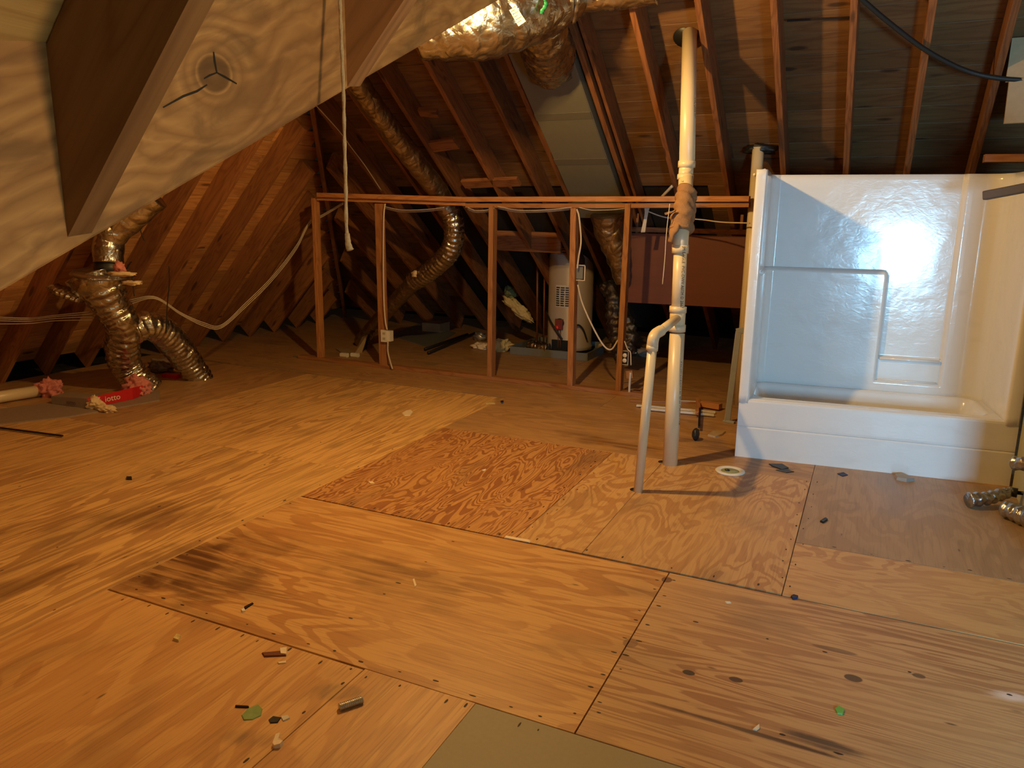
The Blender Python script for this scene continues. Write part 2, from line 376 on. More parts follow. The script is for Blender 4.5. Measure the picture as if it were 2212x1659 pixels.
# small sunken nail heads and dents along the joints, one part
def nails(lines):
    vs = []; fs = []
    for (xa, ya, xb, yb, n_, horiz) in lines:
        for i in range(n_):
            t = (i+.5+R.uniform(-.3, .3))/n_; x = xa+(xb-xa)*t+R.uniform(-.012, .012); y = ya+(yb-ya)*t+R.uniform(-.012, .012)
            a, b = (R.uniform(.006, .016), R.uniform(.003, .006)); 
            if not horiz: a, b = b, a
            q = len(vs); vs.append((x, y, .0012))
            for k in range(8): an = k*math.pi/4; vs.append((x+a*math.cos(an)*R.uniform(.8, 1.2), y+b*math.sin(an), .0006))
            fs += [[q, q+1+k, q+1+(k+1) % 8] for k in range(8)]
    o = mk('nail_head', vs, fs, plain('nail_dark', (.035, .018, .01), .7), floor); o['kind'] = 'stuff'
nails([(2.39, 0, 2.39, 1.3, 9, 1), (2.45, 0, 2.45, 1.3, 9, 1), (.1, -.08, 2.4, -.08, 16, 0), (.1, 0, 2.4, 0, 14, 1), (.07, .05, .07, 1.3, 6, 1), (1.25, .1, 1.25, 1.25, 5, 1), (1.5, 1.4, 1.5, 3, 8, 0), (1.57, 1.4, 1.57, 3, 6, 0),
       (2.94, 1.4, 2.94, 3.2, 9, 0), (3, 1.4, 3, 3.2, 8, 0), (3.05, 2.05, 4.1, 2.05, 6, 1), (.1, 1.38, 1.5, 1.38, 8, 0), (1.6, 1.4, 2.9, 1.4, 6, 0), (.1, 3.1, 1.5, 3.1, 6, 0), (1.5, -.1, 1.5, -.9, 5, 0), (-.6, -1, -.6, 3, 8, 0), (-1.7, -1, -1.7, 3, 8, 0), (.01, -.8, .01, 3, 10, 0), (2.5, .9, 4, .9, 5, 1), (2.9, .3, 3.9, .2, 4, 1)])
# ------------------------------------------------------------------ roof
NB = V((0, math.sin(math.radians(36)), math.cos(math.radians(36))))    # outward normals
NL = V((-math.sin(math.radians(47)), 0, math.cos(math.radians(47))))
SB = V((0, -math.cos(math.radians(36)), math.sin(math.radians(36))))   # up the slope
SL = V((math.cos(math.radians(47)), 0, math.sin(math.radians(47))))
RD = .235; RT = .048
def bpt(x, z): return V((x, Y0-z/TB, z))
def lpt(y, z): return V((X0+z/TL, y, z))
def quadslab(name, pts, th, mat, n):
    vs = [p for p in pts]+[p+n*th for p in pts]; k = len(pts)
    return mk(name, vs, [list(range(k)), list(range(2*k-1, k-1, -1))]+[[i, (i+1) % k, (i+1) % k+k, i+k] for i in range(k)], mat)
ZR = 5.2
off = RD+.024
hx = lambda z: X0+z/TL
roofB = struct(quadslab('ceiling', [bpt(hx(0), 0)+NB*off, bpt(5.8, 0)+NB*off, bpt(5.8, ZR)+NB*off, bpt(hx(ZR), ZR)+NB*off], .01, m_dark, NB))
roofL = struct(quadslab('ceiling', [lpt(-3.3, 0)+NL*off, lpt(8.2, 0)+NL*off, lpt(8.2-ZR/TB, ZR)+NL*off, lpt(-3.3, ZR)+NL*off], .01, m_dark, NL))
yr = Y0-ZR/TB
NF = V((0, -math.sin(math.radians(36)), math.cos(math.radians(36))))
struct(quadslab('ceiling', [V((-1, yr, ZR)), V((5.8, yr, ZR)), V((5.8, -3.3, ZR-(yr+3.3)*TB)), V((-3, -3.3, ZR-(yr+3.3)*TB))], .02, m_sheath, NF))
# far slope boards
pw = .2; s = 0.; row = 0
smax = ZR/math.sin(math.radians(36))
while s < smax-.05:
    z = (s+pw/2)*math.sin(math.radians(36)); base = bpt(0, s*math.sin(math.radians(36)))+NB*RD
    zb_ = (s+pw/2)*math.sin(math.radians(36))+RD*math.cos(math.radians(36)); cuts = [hx(zb_)-RD/math.sin(math.radians(47))]; k = 0
    xs = [-3.1, -1.1, .9, 2.4, 4.4] if row % 2 else [-2.1, -.1, 1.9, 3.4, 4.9]
    xs = [v+R.choice((-.5, 0, .5)) for v in xs]
    cuts += [v for v in xs if v > cuts[0]+.4]+[5.8]
    if z < 1.92: cuts = [cuts[0]]+[v for v in cuts[1:-1] if v < -2.7 or v > 1.9]+[5.8]; cuts = sorted(cuts+[-2.35, 1.61])
    for a, b in zip(cuts, cuts[1:]):
        if z < 1.92 and -2.36 < (a+b)/2 < 1.62: continue
        if b-a < .1: continue
        w = pw-R.uniform(.002, .006); j = R.uniform(0, .003)
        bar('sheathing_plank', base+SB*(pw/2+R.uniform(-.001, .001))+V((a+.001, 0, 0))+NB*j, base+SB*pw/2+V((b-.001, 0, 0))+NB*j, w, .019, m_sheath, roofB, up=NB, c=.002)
    s += pw; row += 1
s = 0.; row = 0; smaxl = ZR/math.sin(math.radians(47))
while s < smaxl-.05:
    z = (s+pw/2)*math.sin(math.radians(47)); base = lpt(0, s*math.sin(math.radians(47)))+NL*RD
    zl_ = z+RD*math.cos(math.radians(47)); ye = Y0-zl_/TB+RD/math.sin(math.radians(36)); cuts = [-3.3]+[v for v in ([-1, 1.2, 3.4, 5.4] if row % 2 else [0, 2.4, 4.4]) if v < ye-.4]+[ye]
    for a, b in zip(cuts, cuts[1:]):
        w = pw-R.uniform(.003, .008)
        bar('sheathing_plank', base+SL*pw/2+V((0, a+.001, 0)), base+SL*pw/2+V((0, b-.001, 0)), w, .019, m_sheath_lit, roofL, up=NL, c=.002)
    s += pw; row += 1
RX = [-4.2, -3.7, -3.15, -2.6, -2.1, -1.6, -1.12, -.59, -.1, .2, .86, 1.37, 1.86, 2.38, 2.9, 3.38, 3.86, 4.4, 4.95, 5.5]
for x in RX:
    zt = min(ZR, (x-X0)*TL-.1)
    if zt < .3: continue
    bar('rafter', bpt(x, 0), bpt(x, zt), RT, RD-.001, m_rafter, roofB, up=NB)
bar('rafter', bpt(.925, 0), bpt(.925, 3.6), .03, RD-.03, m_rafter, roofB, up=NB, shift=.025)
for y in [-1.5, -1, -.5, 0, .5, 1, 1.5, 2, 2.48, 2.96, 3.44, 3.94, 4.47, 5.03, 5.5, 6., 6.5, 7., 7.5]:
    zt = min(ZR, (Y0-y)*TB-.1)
    bar('rafter', lpt(y, 0), lpt(y, zt), RT, RD-.001, m_rafter_lit, roofL, up=NL)
# hip rafter
bar('hip_rafter', V((X0, Y0, 0)), V((hx(ZR), Y0-ZR/TB, ZR)), .05, .2, m_rafter, roofB, up=(0, 0, 1), shift=.03)
# short blocks and braces between the far rafters
def brace(a, b, w=.045, h=.1, m=m_rafter, up=(0, -1, 0), name='brace'): return bar(name, a, b, w, h, m, roofB, up=up)
brace(ob(905, 245, .01), ob(945, 248, .01), .09, .04, up=NB); brace(ob(930, 320, -.02), ob(985, 312, -.02), .14, .04, up=NB)
brace(ob(1140, 235, .0), ob(1190, 330, .0), .04, .12, up=NB)
brace(ob(1000, 400, 0), ob(1120, 395, 0), .12, .04, up=NB)
brace(ob(1700, 45, -.17), ob(1838, 38, -.17), .02, .004, m_dark, up=NB)

# ------------------------------------------------------------------ other walls of the room, and an added light block
wr = struct(box('wall_right', (4.21, 1.9, 0), (4.3, 3.62, 2.05), m_wallp))
struct(box('wall_right', (4.21, 1.9, 2.05), (4.3, 3.62, 2.1), m_tan))
struct(box('wall_gable', (5.75, -3.3, 0), (5.85, 9, 5.6), m_tan))
wn = struct(box('wall_near', (-6, -3.4, 0), (4.7, -3.3, 3.4), m_tan))
struct(box('wall_near', (5.4, -3.4, 0), (5.8, -3.3, 3.4), m_tan)); struct(box('wall_near', (4.7, -3.4, 0), (5.4, -3.3, .85), m_tan)); struct(box('wall_near', (4.7, -3.4, 1.72), (5.4, -3.3, 3.4), m_tan))
struct(box('wall_light_block', (4.58, -3.3, 0), (4.64, -2.15, 2.7), m_tan))  # unseen panel, added to keep window light off the beam
def emis(name, col, s_):
    k = N(name); k.put(k.b.inputs['Emission Color'], col); k.b.inputs['Emission Strength'].default_value = s_; return k.out((.1, .1, .1))
m_sky = emis('daylight_pane', (.6, .78, 1.), 3.)
w1 = struct(box('window_1', (4.7, -3.39, .85), (5.4, -3.38, 1.72), m_sky))
for lo, hi in (((4.7, -3.37, .85), (4.74, -3.3, 1.72)), ((5.36, -3.37, .85), (5.4, -3.3, 1.72)), ((4.7, -3.37, 1.27), (5.4, -3.33, 1.3)), ((4.7, -3.37, .85), (5.4, -3.28, .89)), ((4.7, -3.37, 1.68), (5.4, -3.3, 1.72))):
    box('sash', lo, hi, m_trimw, w1)
# bulb, out of the picture above the collar
lb = thing('light_bulb', 'bare warm bulb in a porcelain socket above the big foil duct', 'light bulb', BULB)
m_glow = emis('lit_glass', (1, .6, .25), 25.)
blob('glass', BULB, (.022, .022, .022), m_glow, lb, amp=0)
lathe('socket', BULB+V((0, 0, .05)), [(0, .08), (.055, .08), (.055, .06), (.025, .05), (.02, 0), (0, 0)], m_white, lb)
tube('flex', [BULB+V((0, 0, .13)), BULB+V((0, 0, 1.4))], .004, m_cable, lb, seg=6, n=1)

# ------------------------------------------------------------------ stud wall
YW = 5.04
sw = thing('stud_partition', 'open frame of bare studs with top and bottom plates across the attic', 'wall frame', (-.8, YW, 0))
def wpt(x, y): return oy(x, y, YW)
a, b = wpt(650, 786), wpt(1352, 866)
pl = [V((a.x, YW, 0)), V((1.32, YW, 0))]
bar('bottom_plate', pl[0], pl[1], .1, .042, m_stud, sw)
def plate(xa, ya, xb, yb, Y, h=.05, d=.1):
    a, b = oy(xa, ya, Y), oy(xb, yb, Y); return bar('top_plate', a, b, d, h, m_stud, sw, shift=0)
plate(690, 426, 1002, 436, YW-.03); plate(690, 433, 1010, 445, YW+.02, .04)
plate(1000, 436, 1290, 436, YW-.02); plate(1285, 436, 1619, 436, YW-.02); plate(1010, 449, 1290, 450, YW+.02, .045); plate(1280, 450, 1619, 448, YW+.02, .045)
def stud(xt, yt, xb, yb, w, d, Yo=0.):
    t, b = wpt(xt, yt), wpt(xb, yb); b.z = max(b.z, .042); x_ = (b-t).normalized()
    return bar('stud', V((b.x, YW+Yo, .042)), V((t.x, YW+Yo, t.z)), w, d, m_stud, sw, up=(0, 1, 0), shift=-d/2)
stud(681, 428, 694, 778, .05, .09); s2 = stud(822, 440, 832, 795, .105, .045, -.02); stud(1065, 445, 1061, 820, .055, .1, 0)
s4 = stud(1242, 450, 1234, 838, .06, .1, 0); stud(1359, 440, 1337, 850, .055, .1)
# header and brown boards behind
cr = thing('crossbeam', 'horizontal reddish board fixed between rafters left of the water heater', 'board', oy(1140, 520, 6.3))
bar('board', oy(1068, 540, 6.35), oy(1212, 547, 6.35), .045, .24, m_rafter, cr)
rb = oy(1485, 600, 5.75)
pn = thing('hanging_panel', 'wide reddish brown panel hanging behind the thick pipes', 'panel', rb)
A, B_, C_, D_ = oy(1352, 503, 5.75), oy(1640, 512, 5.75), oy(1640, 668, 5.75), oy(1352, 653, 5.75)
mk('board', [A, B_, C_, D_]+[p+V((0, .02, 0)) for p in (A, B_, C_, D_)], [[0, 1, 2, 3], [7, 6, 5, 4], [0, 4, 5, 1], [1, 5, 6, 2], [2, 6, 7, 3], [3, 7, 4, 0]], m_panel, pn)
for q in (1390, 1580):
    pass
hk = bar('cleat', oy(1350, 500, 5.8), oy(1640, 508, 5.8), .04, .05, m_rafter, pn)
for xx in (1375, 1600): t_ = oy(xx, 505, 5.8); bar('hanger', t_, V((t_.x, t_.y, (Y0-t_.y)*TB+.05)), .03, .03, m_rafter, pn, up=(0, 1, 0))

# ------------------------------------------------------------------ foreground valley beam
L0, L1 = od(-60, 655, 1.17), od(1085, -10, 2.2)
dirb = (L1-L0).normalized(); ext = L1+dirb*1.3
vb = struct(None or link('trim_1', None)) if False else None
def knotbeam():
    k = N('valley_beam_wood'); o = k.obj(); off = (3, 1, 2)
    ld = k.vec(o, (1, 1, 1))
    # growth rings bend round one big knot (local x, z)
    kp = KN
    mp = k.n('ShaderNodeVectorMath', operation='SUBTRACT'); k.put(mp.inputs[0], o); k.put(mp.inputs[1], kp)
    sp = k.n('ShaderNodeSeparateXYZ'); k.put(sp.inputs[0], mp.outputs[0]); X, Z = sp.outputs[0], sp.outputs[2]
    r = k.math('SQRT', k.math('ADD', k.math('MULTIPLY', k.math('MULTIPLY', X, X), .75), k.math('MULTIPLY', Z, Z)))
    wob = k.noise(k.vec(o, (4, 0, 10)), 1., 3, .8)
    fall = k.math('DIVIDE', .035, k.math('ADD', r, .05))
    g = k.math('ADD', k.math('MULTIPLY', k.math('ADD', Z, k.math('MULTIPLY', k.math('SUBTRACT', wob, .5), .16)), 1.), k.math('MULTIPLY', fall, .45))
    rr = k.math('FRACT', k.math('MULTIPLY', k.math('ADD', k.math('MULTIPLY', r, k.math('SUBTRACT', 1, k.ramp(r, .05, .17))), k.math('MULTIPLY', g, k.ramp(r, .05, .17))), 26))
    band = k.math('SUBTRACT', 1, k.math('ABSOLUTE', k.math('SUBTRACT', k.math('MULTIPLY', rr, 2), 1)))
    c = k.mix(k.math('MULTIPLY', band, .8), (.66, .4, .17), (.36, .19, .075))
    bl = k.ramp(k.noise(k.vec(o, (7, 3, 16)), 1., 4, 1.), .45, .75)
    c = k.mix(k.math('MULTIPLY', bl, .75), c, (.2, .12, .06))
    b2 = k.ramp(k.noise(k.vec(o, (2.2, 3, 4)), 1., 2), .45, .7); c = k.mix(k.math('MULTIPLY', b2, .45), c, (.32, .15, .055))
    st_ = k.ramp(k.noise(k.vec(o, (5, 10, 45)), 1., 4, .6), .48, .72); c = k.mix(k.math('MULTIPLY', st_, .5), c, (.24, .13, .06))
    kr = k.math('SUBTRACT', 1, k.ramp(k.math('ADD', r, k.math('MULTIPLY', wob, .008)), .031, .038))
    c = k.mix(k.math('MULTIPLY', kr, .72), c, (.13, .07, .03))
    ringk = k.math('MULTIPLY', k.ramp(r, .034, .038), k.math('SUBTRACT', 1, k.ramp(r, .038, .05))); c = k.mix(k.math('MULTIPLY', ringk, .5), c, (.12, .05, .02))
    gr = k.noise(k.vec(o, (10, 60, 60)), 1., 3)
    k.bump(k.math('ADD', gr, k.math('MULTIPLY', band, .6)), .3, .003)
    return k.out(c, .65)
upb = V((0, 0, 1)); yb = upb.cross(dirb).normalized(); zb = dirb.cross(yb)
HB = .46; WB = .045
# knot centre in beam space: hit of pixel (465,160) with the beam's face towards the camera
fn = yb if yb.dot(CO-L0) > 0 else -yb
fp = L0+fn*WB/2
def hit(x, y, p0=fp, n_=fn): d = ray(x, y); return CO+d*((p0-CO).dot(n_)/d.dot(n_))
kh = hit(463, 160)-L0
KN = (kh.dot(dirb), kh.dot(yb), kh.dot(zb))
m_vb = knotbeam()
vbt = thing('valley_beam', 'wide knotty plank beam slanting across the top left in front', 'beam', L0)
bar('plank', L0, ext, WB, HB, m_vb, vbt, up=upb, c=.004)
# drying cracks in the knot: thin dark wedges sunk along the face
def crack(pts, w):
    Q = [hit(*q)+fn*.0008 for q in pts]; vs = []; n_ = len(Q)
    for i, q in enumerate(Q):
        t = (Q[min(i+1, n_-1)]-Q[max(i-1, 0)]).normalized(); s_ = fn.cross(t)*w*(.25+.75*math.sin(math.pi*(i+.5)/n_)); vs += [q+s_, q-s_]
    vs2 = vs+[v-fn*.006 for v in vs]; m = len(vs)
    fs = [[2*i, 2*i+1, 2*i+3, 2*i+2] for i in range(n_-1)]
    mk('crack', vs2, fs, m_black, vbt)
crack([(461, 112), (463, 130), (468, 157)], .0022); crack([(468, 157), (452, 163), (440, 170)], .0018); crack([(468, 157), (485, 166), (511, 181)], .0022)
crack([(447, 183), (425, 197), (395, 208), (352, 232)], .0022)
# jack rafters meeting it on the near side
TJ = math.tan(math.radians(47)); DJ = V((math.cos(math.radians(47)), 0, math.sin(math.radians(47)))); NJ = V((-DJ.z, 0, DJ.x))
def jack(tip, W=.04, H=.2, L=2.2):
    # side face towards -y passes through tip; plumb end cut lies flat on the beam's face
    vs = []
    for yy in (0, W):
        for hh in (0, H):
            for far in (0, 1):
                o = tip+V((0, yy, 0))+NJ*hh
                if far: p = o+DJ*L
                else:
                    k_ = (fp-o).dot(fn)/DJ.dot(fn); p = o+DJ*k_
                vs.append(p)
    return vs
def jackobj(x, y, **k_):
    tip = hit(x, y)
    vs = jack(tip, **k_); o0 = vs[0]
    xa = DJ; M_ = Matrix((xa, V((0, 1, 0)), xa.cross(V((0, 1, 0))))).transposed().to_4x4(); M_.translation = o0; Mi = M_.inverted()
    f_ = [[0, 1, 3, 2], [4, 6, 7, 5], [0, 4, 5, 1], [2, 3, 7, 6], [0, 2, 6, 4], [1, 5, 7, 3]]
    return mk('jack_rafter', [Mi @ v for v in vs], f_, m_jack, M=M_)
j1 = tag(jackobj(146, 512), 'nearest dark jack rafter with pale underside, meeting the knotty beam left of the knot', 'rafter')
j2 = tag(jackobj(750, 187), 'second jack rafter meeting the knotty beam beside the hanging pull cord', 'rafter')
m_near = timber('near_board_wood', (.62, .42, .17), (.45, .27, .1), (.2, .1, .04), knot=0)
# boards over the near jacks
jt = hit(146, 512)
lid = thing('near_roof_boards', 'rough pale roof boards over the nearest rafter in the top left corner', 'roof boards', jt+NJ*.2)
for i in range(-3, 8):
    a = jt+NJ*.203+DJ*(.05+.2*i)
    bar('roof_board', V((a.x, -2.6, a.z)), V((a.x, jt.y+.03, a.z)), .19, .02, m_near, lid, up=NJ, c=.003)
# ------------------------------------------------------------------ foil ducts
def crinkle(amp, pitch, fr=14., sd=0.):
    def f(s, a, p):
        q = p*fr+V((sd, sd, sd))
        w = abs(noise.noise(V((s/pitch*1.15+sd, math.cos(a)*.8, math.sin(a)*.8))))
        rib = math.sin(2*math.pi*s/pitch+1.5*noise.noise(p*6))
        return amp*(.55*rib-1.1*w+.9*noise.noise(q)+.5*noise.noise(q*2.6))
    return f
def duct(name, pts, rad, mat, parent, amp=.008, pitch=.07, sd=0., seg=56, step=.009, cap=True, sq=1.):
    return tube(name, pts, rad, mat, parent, seg=seg, step=step, cap=cap, disp=crinkle(amp, pitch, sd=sd), sq=sq)
# big duct under the roof
bd = thing('large_foil_duct', 'fat foil-wrapped duct crossing high behind the knotty beam', 'duct', oy(1100, 60, 2.8))
duct('wrapped_pipe', [oy(895, 78, 2.6), oy(975, 55, 2.72), oy(1080, 25, 2.92), oy(1170, -2, 3.15), oy(1228, -25, 3.45)], lambda t: .16+.125*min(1, t*3)-.07*max(0, t-.55)/.45, m_foil, bd, .009, .16, 1., seg=90, step=.011)
duct('branch_boot', [oy(1160, 25, 3.2), oy(1174, 70, 3.4), oy(1182, 105, 3.7), oy(1190, 135, 4.08)], lambda t: .175+.05*t, m_foil, bd, .016, .5, 5., seg=80, step=.011)
duct('right_pipe', [oy(1234, -8, 3.4), oy(1300, -12, 3.45), oy(1420, -28, 3.5)], .115, m_foil, bd, .005, .3, 3., step=.012)
tube('strap', [oy(1232, -60, 3.2), oy(1250, -10, 3.13), oy(1238, 48, 3.26)], .018, m_foil2, bd, seg=16, disp=crinkle(.005, .03))
m_stick = plain('sticker_paper', (.3, .26, .2), .7, var=.03)
SY = 2.6
stt = mk('sticker', [oy(1100, 22, SY), oy(1115, 14, SY), oy(1136, 46, SY), oy(1120, 57, SY)], [[0, 1, 2, 3]], m_stick, bd); stt['label'] = 'white printed sticker'
for i in range(5):
    t = .12+.17*i; a = oy(1100, 22, SY-.003).lerp(oy(1120, 57, SY-.003), t); b = oy(1115, 14, SY-.003).lerp(oy(1136, 46, SY-.003), t)
    tube('print_line', [a.lerp(b, .12), a.lerp(b, .88 if i % 2 else .6)], .0018, m_print, stt, seg=4, n=1)
gt = tube('green_tape', [oy(1176, -4, 2.84), oy(1180, 10, 2.83), oy(1172, 22, 2.83), oy(1170, 29, 2.84)], .017, m_greenp, bd, seg=8, disp=crinkle(.006, .03), sq=.4); gt['label'] = 'green tape scrap'
# duct board trunk
tr = thing('duct_trunk', 'flat grey duct board trunk running down between the rafters', 'duct', bpt(.53, 2.4))
ta, tb_ = bpt(.53, 3.12), bpt(.53, 1.78)
bar('trunk_box', tb_-NB*.05, ta-NB*.05, .55, .22, m_trunk, tr, up=NB, c=.01)
for t in (.33, .6, .9):
    q = ta.lerp(tb_, t); bar('tape_seam', q-NB*.054-V((.27, 0, 0)), q-NB*.054+V((.27, 0, 0)), .09, .004, plain('seam_tape', (.11, .1, .07), .6), tr, up=NB)
# cone below the trunk
cn = thing('foil_cone_duct', 'wrinkled foil cone hanging under the grey trunk behind the studs', 'duct', oy(1318, 520, 5.55))
duct('cone', [oy(1315, 462, 5.5), oy(1318, 500, 5.55), oy(1332, 545, 5.6), oy(1346, 610, 5.7)], lambda t: .19-.11*t, m_foil3, cn, .007, .16, 8.)
# long flexible duct
fd = thing('flexible_foil_duct', 'long foil flex duct coming down the far slope, bending behind the studs to the floor', 'duct', oy(775, 738, 6.2))
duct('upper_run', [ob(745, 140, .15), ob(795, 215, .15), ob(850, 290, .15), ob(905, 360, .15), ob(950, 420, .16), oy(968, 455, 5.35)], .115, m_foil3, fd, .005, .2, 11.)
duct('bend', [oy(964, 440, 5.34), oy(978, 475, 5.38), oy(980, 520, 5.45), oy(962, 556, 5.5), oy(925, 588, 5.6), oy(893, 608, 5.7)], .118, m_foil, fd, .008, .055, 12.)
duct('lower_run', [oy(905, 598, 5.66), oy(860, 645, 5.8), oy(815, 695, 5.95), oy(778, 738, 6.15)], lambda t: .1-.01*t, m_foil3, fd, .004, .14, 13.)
blob('tape_wad', oy(900, 592, 5.55), (.06, .04, .05), m_pale, fd, amp=.5, seed=4)
fp_ = thing('folded_cardboard', 'torn dark cardboard flap at the foot of the far flex duct', 'cardboard', fl(790, 760))
mk('sheet', [fl(765, 765), fl(782, 762), oy(797, 716, 6.0), oy(785, 722, 6.05)], [[0, 1, 2, 3]], m_tan, fp_)
mk('sheet', [fl(782, 762), fl(792, 752), oy(799, 712, 6.1), oy(797, 716, 6.0)], [[0, 1, 2, 3]], m_dark, fp_)
mk('sheet', [fl(724, 752, .01), fl(740, 764, .01), fl(768, 763, .01), fl(752, 752, .01)], [[0, 1, 2, 3]], m_tan, fp_)
# left Y duct
yd = thing('forked_foil_duct', 'shiny forked foil duct standing at the left eave with two legs', 'duct', fl(325, 838))
duct('front_leg', [oy(205, 590, 2.5), oy(218, 618, 2.52), oy(243, 665, 2.6), oy(268, 705, 2.7), oy(264, 750, 2.78), oy(275, 795, 2.9), oy(326, 846, 3.04)], lambda t: .25-.085*min(1, max(0, t-.04)*6)-.02*t, m_foil, yd, .012, .075, 21., seg=72, step=.008)
duct('rear_leg', [oy(285, 715, 2.75), oy(318, 703, 2.9), oy(352, 716, 3.1), oy(385, 752, 3.32), oy(412, 790, 3.5), oy(436, 822, 3.63)], lambda t: .128+.022*math.sin(t*3.1), m_foil, yd, .01, .06, 22., seg=64, step=.008)
duct('upper_pipe', [oy(330, 420, 2.75), oy(285, 462, 2.65), oy(245, 500, 2.56), oy(234, 535, 2.52), oy(234, 568, 2.5)], lambda t: .15-.02*t, m_foil, yd, .006, .16, 23.)
pipe('black_collar', oy(236, 560, 2.52), oy(232, 595, 2.52), .115, m_black, yd)
lathe('top_disc', oy(222, 588, 2.5), [(0, .02), (.1, .03), (.25, .0), (.27, -.02), (.25, -.03), (0, -.01)], m_foil2, yd, axis=(.12, -.05, 1), seg=50)
pk = blob('insulation_tuft', oy(258, 578, 2.4), (.05, .04, .05), m_pink, yd, amp=.6, seed=2); pk['label'] = 'pink insulation tuft'
blob('lining_scrap', oy(262, 592, 2.35), (.13, .03, .02), m_pale, yd, amp=.7, seed=3, rot=.3); blob('lining_scrap', oy(285, 611, 2.4), (.09, .03, .02), m_pale, yd, amp=.7, seed=5, rot=.2)
fs_ = tube('torn_foil_flap', [oy(112, 618, 2.35), oy(130, 628, 2.36), oy(155, 636, 2.38), oy(180, 648, 2.4)], lambda t: .055+.06*math.sin(t*3), m_foil, yd, seg=20, step=.01, disp=crinkle(.02, .05), sq=.45)
for q in ([(325, 440), (300, 475), (306, 505), (312, 520)], [(262, 600), (280, 570), (284, 566)], [(276, 572), (285, 600), (290, 640)], [(365, 575), (366, 610), (362, 650), (358, 720)]):
    t_ = tube('cable_tie', [oy(x, y, 2.75) for x, y in q], .005, m_bcab, yd, seg=6)

# ------------------------------------------------------------------ PVC stacks
pv = thing('vent_stack', 'tall thick cream vent pipe rising from floor to roof with burlap wrap', 'pipe', fl(1447, 1003))
p0 = fl(1447, 1003); p0.z = -.015
q1 = oy(1463, 720, 3.13)
pipe('lower_pipe', p0, q1, .054, m_pvc, pv)
def seg2(n_, x1, y1, Y1, x2, y2, Y2, r, m=m_pvc): return pipe(n_, oy(x1, y1, Y1), oy(x2, y2, Y2), r, m, pv)
seg2('tee_fitting', 1462, 712, 3.13, 1465, 662, 3.14, .0555)
seg2('tee_collar', 1462, 716, 3.13, 1463, 701, 3.13, .061); seg2('tee_collar', 1464, 675, 3.14, 1465, 662, 3.14, .061)
seg2('middle_pipe', 1464, 680, 3.14, 1470, 540, 3.15, .047)
seg2('coupling', 1469, 547, 3.15, 1470, 529, 3.15, .0585)
tube('elbow', [oy(1470, 540, 3.15), oy(1471, 510, 3.15), oy(1474, 490, 3.2), oy(1480, 460, 3.28)], .054, m_pvc, pv, seg=28)
seg2('middle_pipe', 1478, 470, 3.26, 1482, 380, 3.4, .052); seg2('reducer', 1481, 385, 3.4, 1481, 366, 3.4, .048)
seg2('coupling', 1480, 388, 3.4, 1481, 377, 3.4, .058); seg2('coupling', 1483, 362, 3.42, 1484, 348, 3.42, .062)
seg2('reducer', 1481, 380, 3.4, 1483, 358, 3.42, .052)
seg2('upper_pipe', 1484, 356, 3.42, 1490, 70, 4.0, .056)
def wrapd(s_, a, p): return .018*noise.noise(p*9)+.008*noise.noise(p*24)+.007*math.sin(s_*70+2*a)
tube('burlap_wrap', [oy(1472, 500, 3.16), oy(1474, 470, 3.2), oy(1478, 440, 3.28), oy(1481, 412, 3.36)], lambda t: .083-.012*t, m_cloth, pv, seg=48, step=.01, disp=wrapd)
tube('burlap_end', [oy(1462, 485, 3.1), oy(1452, 505, 3.08), oy(1447, 524, 3.08)], lambda t: .035-.015*t, m_cloth, pv, seg=20, step=.01, disp=wrapd, sq=.5)
tube('burlap_end', [oy(1458, 455, 3.12), oy(1447, 459, 3.1), oy(1436, 462, 3.1)], lambda t: .022-.012*t, m_cloth, pv, seg=16, step=.01, disp=wrapd, sq=.5)
tube('string', [oy(1447, 440, 3.08), oy(1440, 500, 3.08), oy(1436, 560, 3.08), oy(1431, 614, 3.08)], .003, m_cord, pv, seg=5)
bh = ob(1481, 82, -.185); 
lathe('roof_hole', bh, [(0, 0), (.1, 0), (.1, .004), (0, .004)], m_black, pv, axis=NB, seg=24)
def vtext(s_, x, y, Y, size, x2=None, y2=None):
    a = oy(x, y, Y); b = oy(x2 or x, (y2 or y+100), Y); d = (b-a).normalized(); n_ = (CO-a); n_.z = 0; n_.normalize(); yv = n_.cross(d)
    return text('printed_text', s_, size, m_print, frame(a, d, yv), pv)
vtext('JM EAGLE  PVC-DWV ASTM D 2665', 1475, 600, 3.094, .028, 1473, 650)
vtext('4" PVC DWV SCH 40 ASTM D 2665  NSF-dwv  4" PVC DWV SCH 40', 1469.5, 850, 3.068, .016, 1466, 950)
vtext('PVC DWV NSF-dwv ASTM D 2665  4 IN', 1501, 270, 3.60, .022, 1500, 330); vtext('3" PVC', 1474, 400, 3.32, .022, 1474, 420)
pv2 = thing('side_drain_pipe', 'slimmer cream pipe standing left of the vent stack with elbow', 'pipe', fl(1378, 1061))
b0 = fl(1378, 1061); b0.z = -.015; e0 = V((b0.x-.0, b0.y, 0)); e1 = oy(1409, 752, b0.y)
pipe('riser', b0, e1, .03, m_pvc, pv2)
pipe('collar', oy(1408, 757, b0.y), oy(1409.5, 746, b0.y), .0375, m_pvc, pv2)
tube('elbow', [oy(1409, 752, b0.y), oy(1411, 733, b0.y), oy(1416, 722, b0.y+.05), oy(1428, 714, b0.y+.12)], .036, m_pvc, pv2, seg=24)
pipe('arm', oy(1420, 720, b0.y+.07), oy(1462, 688, 3.1), .03, m_pvc, pv2)
for i, (x, y) in enumerate(((1432, 998), (1372, 1058))):
    q = fl(x, y); lathe('cut_hole', q, [(0, .0012), (.035, .0012), (.035, 0), (0, 0)], m_black, pv if i == 0 else pv2, seg=20)
